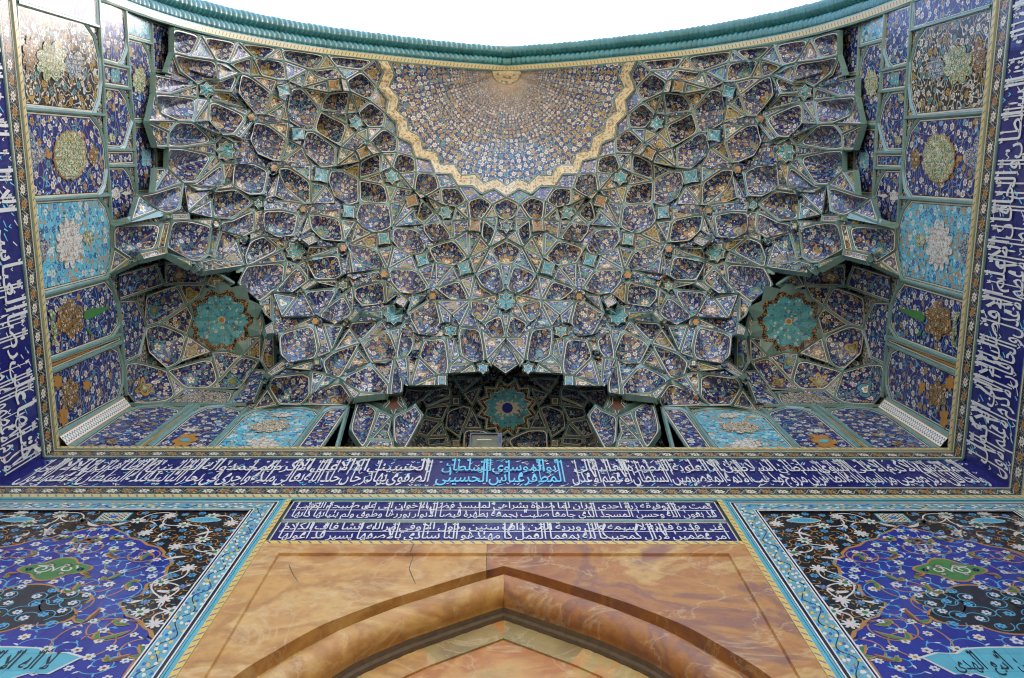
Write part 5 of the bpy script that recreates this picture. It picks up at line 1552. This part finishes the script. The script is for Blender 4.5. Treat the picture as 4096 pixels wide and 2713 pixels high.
row('back', 'لا اله الا الله الملك الحق المبين'.split(), PC+.66, PC-.66, cz0-.02, .17, 'black', PL[0], cz0+.20, .0095, .03, 'cartouche_word')
row('back', 'يا من قال السلام على من اتبع الهدى'.split(), -PC+.66, -PC-.66, cz0-.02, .17, 'black', PL[1], cz0+.20, .0095, .03, 'cartouche_word')

# ---------------------------------------------------------------- marble doorway
door = empty('marble_doorway', 'doorway surround of ochre and red veined marble with pointed roll moulding arch', 'doorway', (0, D, 0))
for mirr in (False, True):
    mb = MB(); mb.add([BW(-2.085, -1.5, .024), BW(-2.052, -1.5, .024), BW(-2.052, 7.84, .024), BW(-2.085, 7.84, .024)], [(0, 1, 2, 3)]); mb.build('fillet', ['turqband'], door, mirr)
    mb = MB(); mb.add([BW(-2.052, -1.5, .03), BW(-2.003, -1.5, .03), BW(-2.003, 7.84, .03), BW(-2.052, 7.84, .03)], [(0, 1, 2, 3)], 0, [(0, 1), (0, 0), (9.34, 0), (9.34, 1)]); mb.build('cable_border', ['cableyellow'], door, mirr)
strip('back', 6.835, 6.90, 'cableyellow', .03, 'cable_border', door, -2.0, 2.0)
ACT = [(0, 6.47), (.25, 6.325), (.45, 6.19), (.75, 5.98), (.9, 5.87), (1.16, 5.64), (1.3, 5.49), (1.5, 5.2), (1.64, 4.97), (1.73, 4.7), (1.77, 4.3), (1.78, 3.5), (1.78, 1.5), (1.78, -1.55)]
ah = resample(smooth_curve(ACT, 20), .04)
SEAM = -.14
def anorm(i):
    t = (ah[min(i+1, len(ah)-1)]-ah[max(i-1, 0)]).normalized(); n = Vector((t.y, -t.x)); return n if n.x < 0 else -n     # towards the opening (right half)
n0 = Vector((ah[1].y-ah[0].y, -(ah[1].x-ah[0].x))).normalized(); n0 = n0 if n0.y < 0 else -n0
def aoff(i, o):
    mz = ah[0].y - o/abs(n0.y)
    if i == 0: return Vector((0, mz))
    n = anorm(i); p = ah[i] + n*o
    return p if p.x > 0 else Vector((0, mz))
OUTER_OFF = .025
def slab(side, x_in, mat, name):
    """half of the slab: flat margin, sunk spandrel and straight edge to the arch; side -1 left, 1 right; x_in inner limit"""
    mb = MB(); s = side
    xo, zt, xi, zi = 2.0, 6.83, 1.83, 6.66
    f, r = .030, .008
    X = lambda x: s*x
    a = x_in*s        # inner limit in mirrored measure (may be negative for the right slab)
    q = lambda x, z, o: BW(s*x, z, o)
    mb.add([q(a, zt, f), q(xo, zt, f), q(xi, zi, f), q(a, zi, f)], [(0, 1, 2, 3)])
    mb.add([q(xo, zt, f), q(xo, -EYE, f), q(xi, -EYE, f), q(xi, zi, f)], [(0, 1, 2, 3)])
    mb.add([q(a, zi, f), q(xi, zi, f), q(xi-.008, zi-.008, r), q(a, zi-.008, r)], [(0, 1, 2, 3)], 0, None, False)
    mb.add([q(xi, zi, f), q(xi, -EYE, f), q(xi-.008, -EYE, r), q(xi-.008, zi-.008, r)], [(0, 1, 2, 3)])
    cols = []
    if a < 0: cols += [(x, lerp_z(-x)) for x in (a, a*.5)]
    cols += [(p.x, p.y) for p in ah if p.x >= max(a, 0) and p.x < xi-.05]
    if a > 0: cols = [(a, lerp_z(a))] + cols
    cols = [c for i, c in enumerate(cols) if i == 0 or c[0] > cols[i-1][0] + 1e-6 or True]
    P = []
    for x, z in cols: P += [q(x, z, r), q(x, zi-.008, r)]
    n = len(cols); mb.add(P, [(2*i, 2*i+2, 2*i+3, 2*i+1) for i in range(n-1)])
    x, z = cols[-1]; mb.add([q(x, zi-.008, r), q(xi-.008, zi-.008, r), q(xi-.008, -EYE, r), q(x, -EYE, r)], [(0, 1, 2, 3)])
    return mb.build(name, [mat], door)
def lerp_z(x):
    for p, q in zip(ah, ah[1:]):
        if p.x <= x <= q.x and q.x > p.x: return p.y + (q.y-p.y)*(x-p.x)/(q.x-p.x)
    return ah[0].y
slab(-1, SEAM-.0015, 'marbleL', 'spandrel_slab'); slab(1, SEAM+.0015, 'marbleR', 'spandrel_slab')
def sweep(profile, name, mats, smooth=True):
    """profile: (inset from the arch line, depth behind the wall face); swept along both halves, cut at the slab seam"""
    for s, lim, mat in ((-1, True, mats[0]), (1, False, mats[1])):
        mb = MB(); P = []; U = []; n = 0; rows = []
        ids = list(range(len(ah)))
        if s == -1: ids = [i for i in ids if ah[i].x >= -SEAM-.045]
        for i in ids: rows.append([(s*aoff(i, o).x, aoff(i, o).y, dpt) for o, dpt in profile])
        if s == 1:                              # the right stone reaches across the apex to the seam
            ext = [i for i in range(1, len(ah)) if ah[i].x < -SEAM]
            for i in ext: rows.insert(0, [(-aoff(i, o).x, aoff(i, o).y, dpt) for o, dpt in profile])
        m = len(profile)
        for rw in rows: P += [BW(x, z, -d) for x, z, d in rw]
        mb.add(P, [(i*m+j, (i+1)*m+j, (i+1)*m+j+1, i*m+j+1) for i in range(len(rows)-1) for j in range(m-1)], 0, None, smooth)
        mb.build(name, [mat], door)
sweep([(0, -.008), (.001, .095), (.10, .11)], 'groove', ['marbleL', 'marbleR'], False)
cr, rr = .275, .118
roll = [(cr+rr*math.cos(a)*-1, .045-rr*math.sin(a)) for a in [math.radians(d) for d in range(-35, 216, 14)]]
sweep([(.10, .11)] + roll + [(.385, .11)], 'roll_moulding', ['marbleL', 'marbleR'])
sweep([(.385, .11), (.39, .15), (.415, .16), (.42, .20)], 'shade_painted_reveal', ['mortar_and_shade', 'mortar_and_shade'], False)  # shade under the roll is painted in by this dark colour
# stone strips lining the inner arch, each a piece of its own
ii = [i for i in range(len(ah)) if ah[i].y > 3.0]
cut = [0, 9, 24, 40, 58, len(ii)-1]
for s in (-1, 1):
    for k, (a, b) in enumerate(zip(cut, cut[1:])):
        mb = MB(); P = []
        for i in range(a, min(b+1, len(ii))):
            if i == a and k > 0: pass
            for o, dpt in ((.422, .202), (.422+.004*(i % 3 == 0), .19), (.60, .215), (.602, .24)):
                p = aoff(i, o); P.append(BW(s*p.x, p.y-.0, -dpt))
        n = len(P)//4; mb.add(P, [(i*4+j, (i+1)*4+j, (i+1)*4+j+1, i*4+j+1) for i in range(n-1) for j in range(3)])
        mb.build('lining_stone', [['marbleS', 'marbleS', 'marbleT', 'marbleL', 'marbleS'][k] if s > 0 else ['marbleT', 'marbleS', 'marbleL', 'marbleS', 'marbleL'][k]], door)
# tympanum behind the arch
mb = MB(); P = []; L = []
for i in ii:
    p = aoff(i, .595)
    if not L or p.y < L[-1].y-1e-4: L.append(p)
for p in L: P += [BW(-p.x, p.y, -.23), BW(p.x, p.y, -.23)]
n = len(L); mb.add(P, [(2*i, 2*i+1, 2*i+3, 2*i+2) for i in range(n-1)]); q = L[-1]
mb.add([BW(-q.x, q.y, -.23), BW(q.x, q.y, -.23), BW(q.x, -EYE, -.23), BW(-q.x, -EYE, -.23)], [(0, 1, 2, 3)])
mb.build('tympanum', ['marbleT'], door)
mb = MB(); mb.box((-2.0, D+.33, -EYE), (2.0, D+.40, 6.8)); mb.build('rear_masonry', ['mortar_and_shade'], door)

# ---------------------------------------------------------------- floodlight on the ledge
fl = empty('floodlight', 'grey metal floodlight with dusty glass standing on the ledge', 'floodlight', (-.22, D+.05, 9.40+EYE))
def rotbox(mb, c, sz, tilt, mi=0, bevel=.0):
    w, d, h = sz[0]/2, sz[1]/2, sz[2]/2
    pts = []
    for z in (-h, h):
        for x, y in ((-w, -d), (w, -d), (w, d), (-w, d)):
            k = 1 - (bevel if y > 0 else 0)
            v = Vector((x*k, y, z*k)); v.rotate(Matrix.Rotation(tilt, 3, 'X')); pts.append(Vector(c)+v)
    mb.add(pts, [(0, 3, 2, 1), (4, 5, 6, 7), (0, 1, 5, 4), (1, 2, 6, 5), (2, 3, 7, 6), (3, 0, 4, 7)], mi)
T = math.radians(18); base = Vector((-.22, D+.03, 9.66))
def loc(x, y, z):
    v = Vector((x, y, z)); v.rotate(Matrix.Rotation(T, 3, 'X')); return base + v
mb = MB(); rotbox(mb, loc(0, .03, 0), (.36, .15, .30), T, 0, .35); mb.build('housing', ['steel'], fl)
mb = MB()
for c, s in (((0, -.055, .145), (.37, .03, .02)), ((0, -.055, -.145), (.37, .03, .02)), ((-.178, -.055, 0), (.016, .03, .27)), ((.16, -.055, 0), (.05, .03, .27))): rotbox(mb, loc(*c), s, T)
mb.build('front_frame', ['steel'], fl)
mb = MB(); rotbox(mb, loc(-.017, -.05, 0), (.30, .006, .27), T); mb.build('glass', ['reflector'], fl)
mb = MB(); rotbox(mb, loc(-.02, -.057, .03), (.17, .006, .014), T); mb.build('lamp_tube', ['white'], fl)
mb = MB(); rotbox(mb, loc(.16, -.072, .02), (.02, .004, .10), T); mb.build('maker_plate', ['black'], fl)
mb = MB()
for c, s in (((-.20, .03, -.06), (.012, .03, .26)), ((.20, .03, -.06), (.012, .03, .26))): rotbox(mb, base+Vector(c), s, 0)
rotbox(mb, base+Vector((0, .03, -.19)), (.412, .03, .012), 0); mb.build('yoke', ['steel'], fl)

# hairline cracks in the left slab
for name, pts in (('crack', ((1262, 560), (1235, 620), (1255, 640), (1225, 730), (1245, 780), (1275, 850))), ('crack', ((300, 700), (330, 770), (372, 835)))):
    mb = MB(); q = [on_plane(*tpx('H', *p), 1, D) for p in pts]; V = []
    for i, p in enumerate(q):
        w = .0035*(1+.5*math.sin(i*2.1)); zz = .0315 if p.z > 6.66 else .0095
        V += [Vector((p.x-w, D-zz, p.z)), Vector((p.x+w, D-zz, p.z))]
    mb.add(V, [(2*i, 2*i+1, 2*i+3, 2*i+2) for i in range(len(q)-1)]); mb.build(name, ['mortar_and_shade'], door)
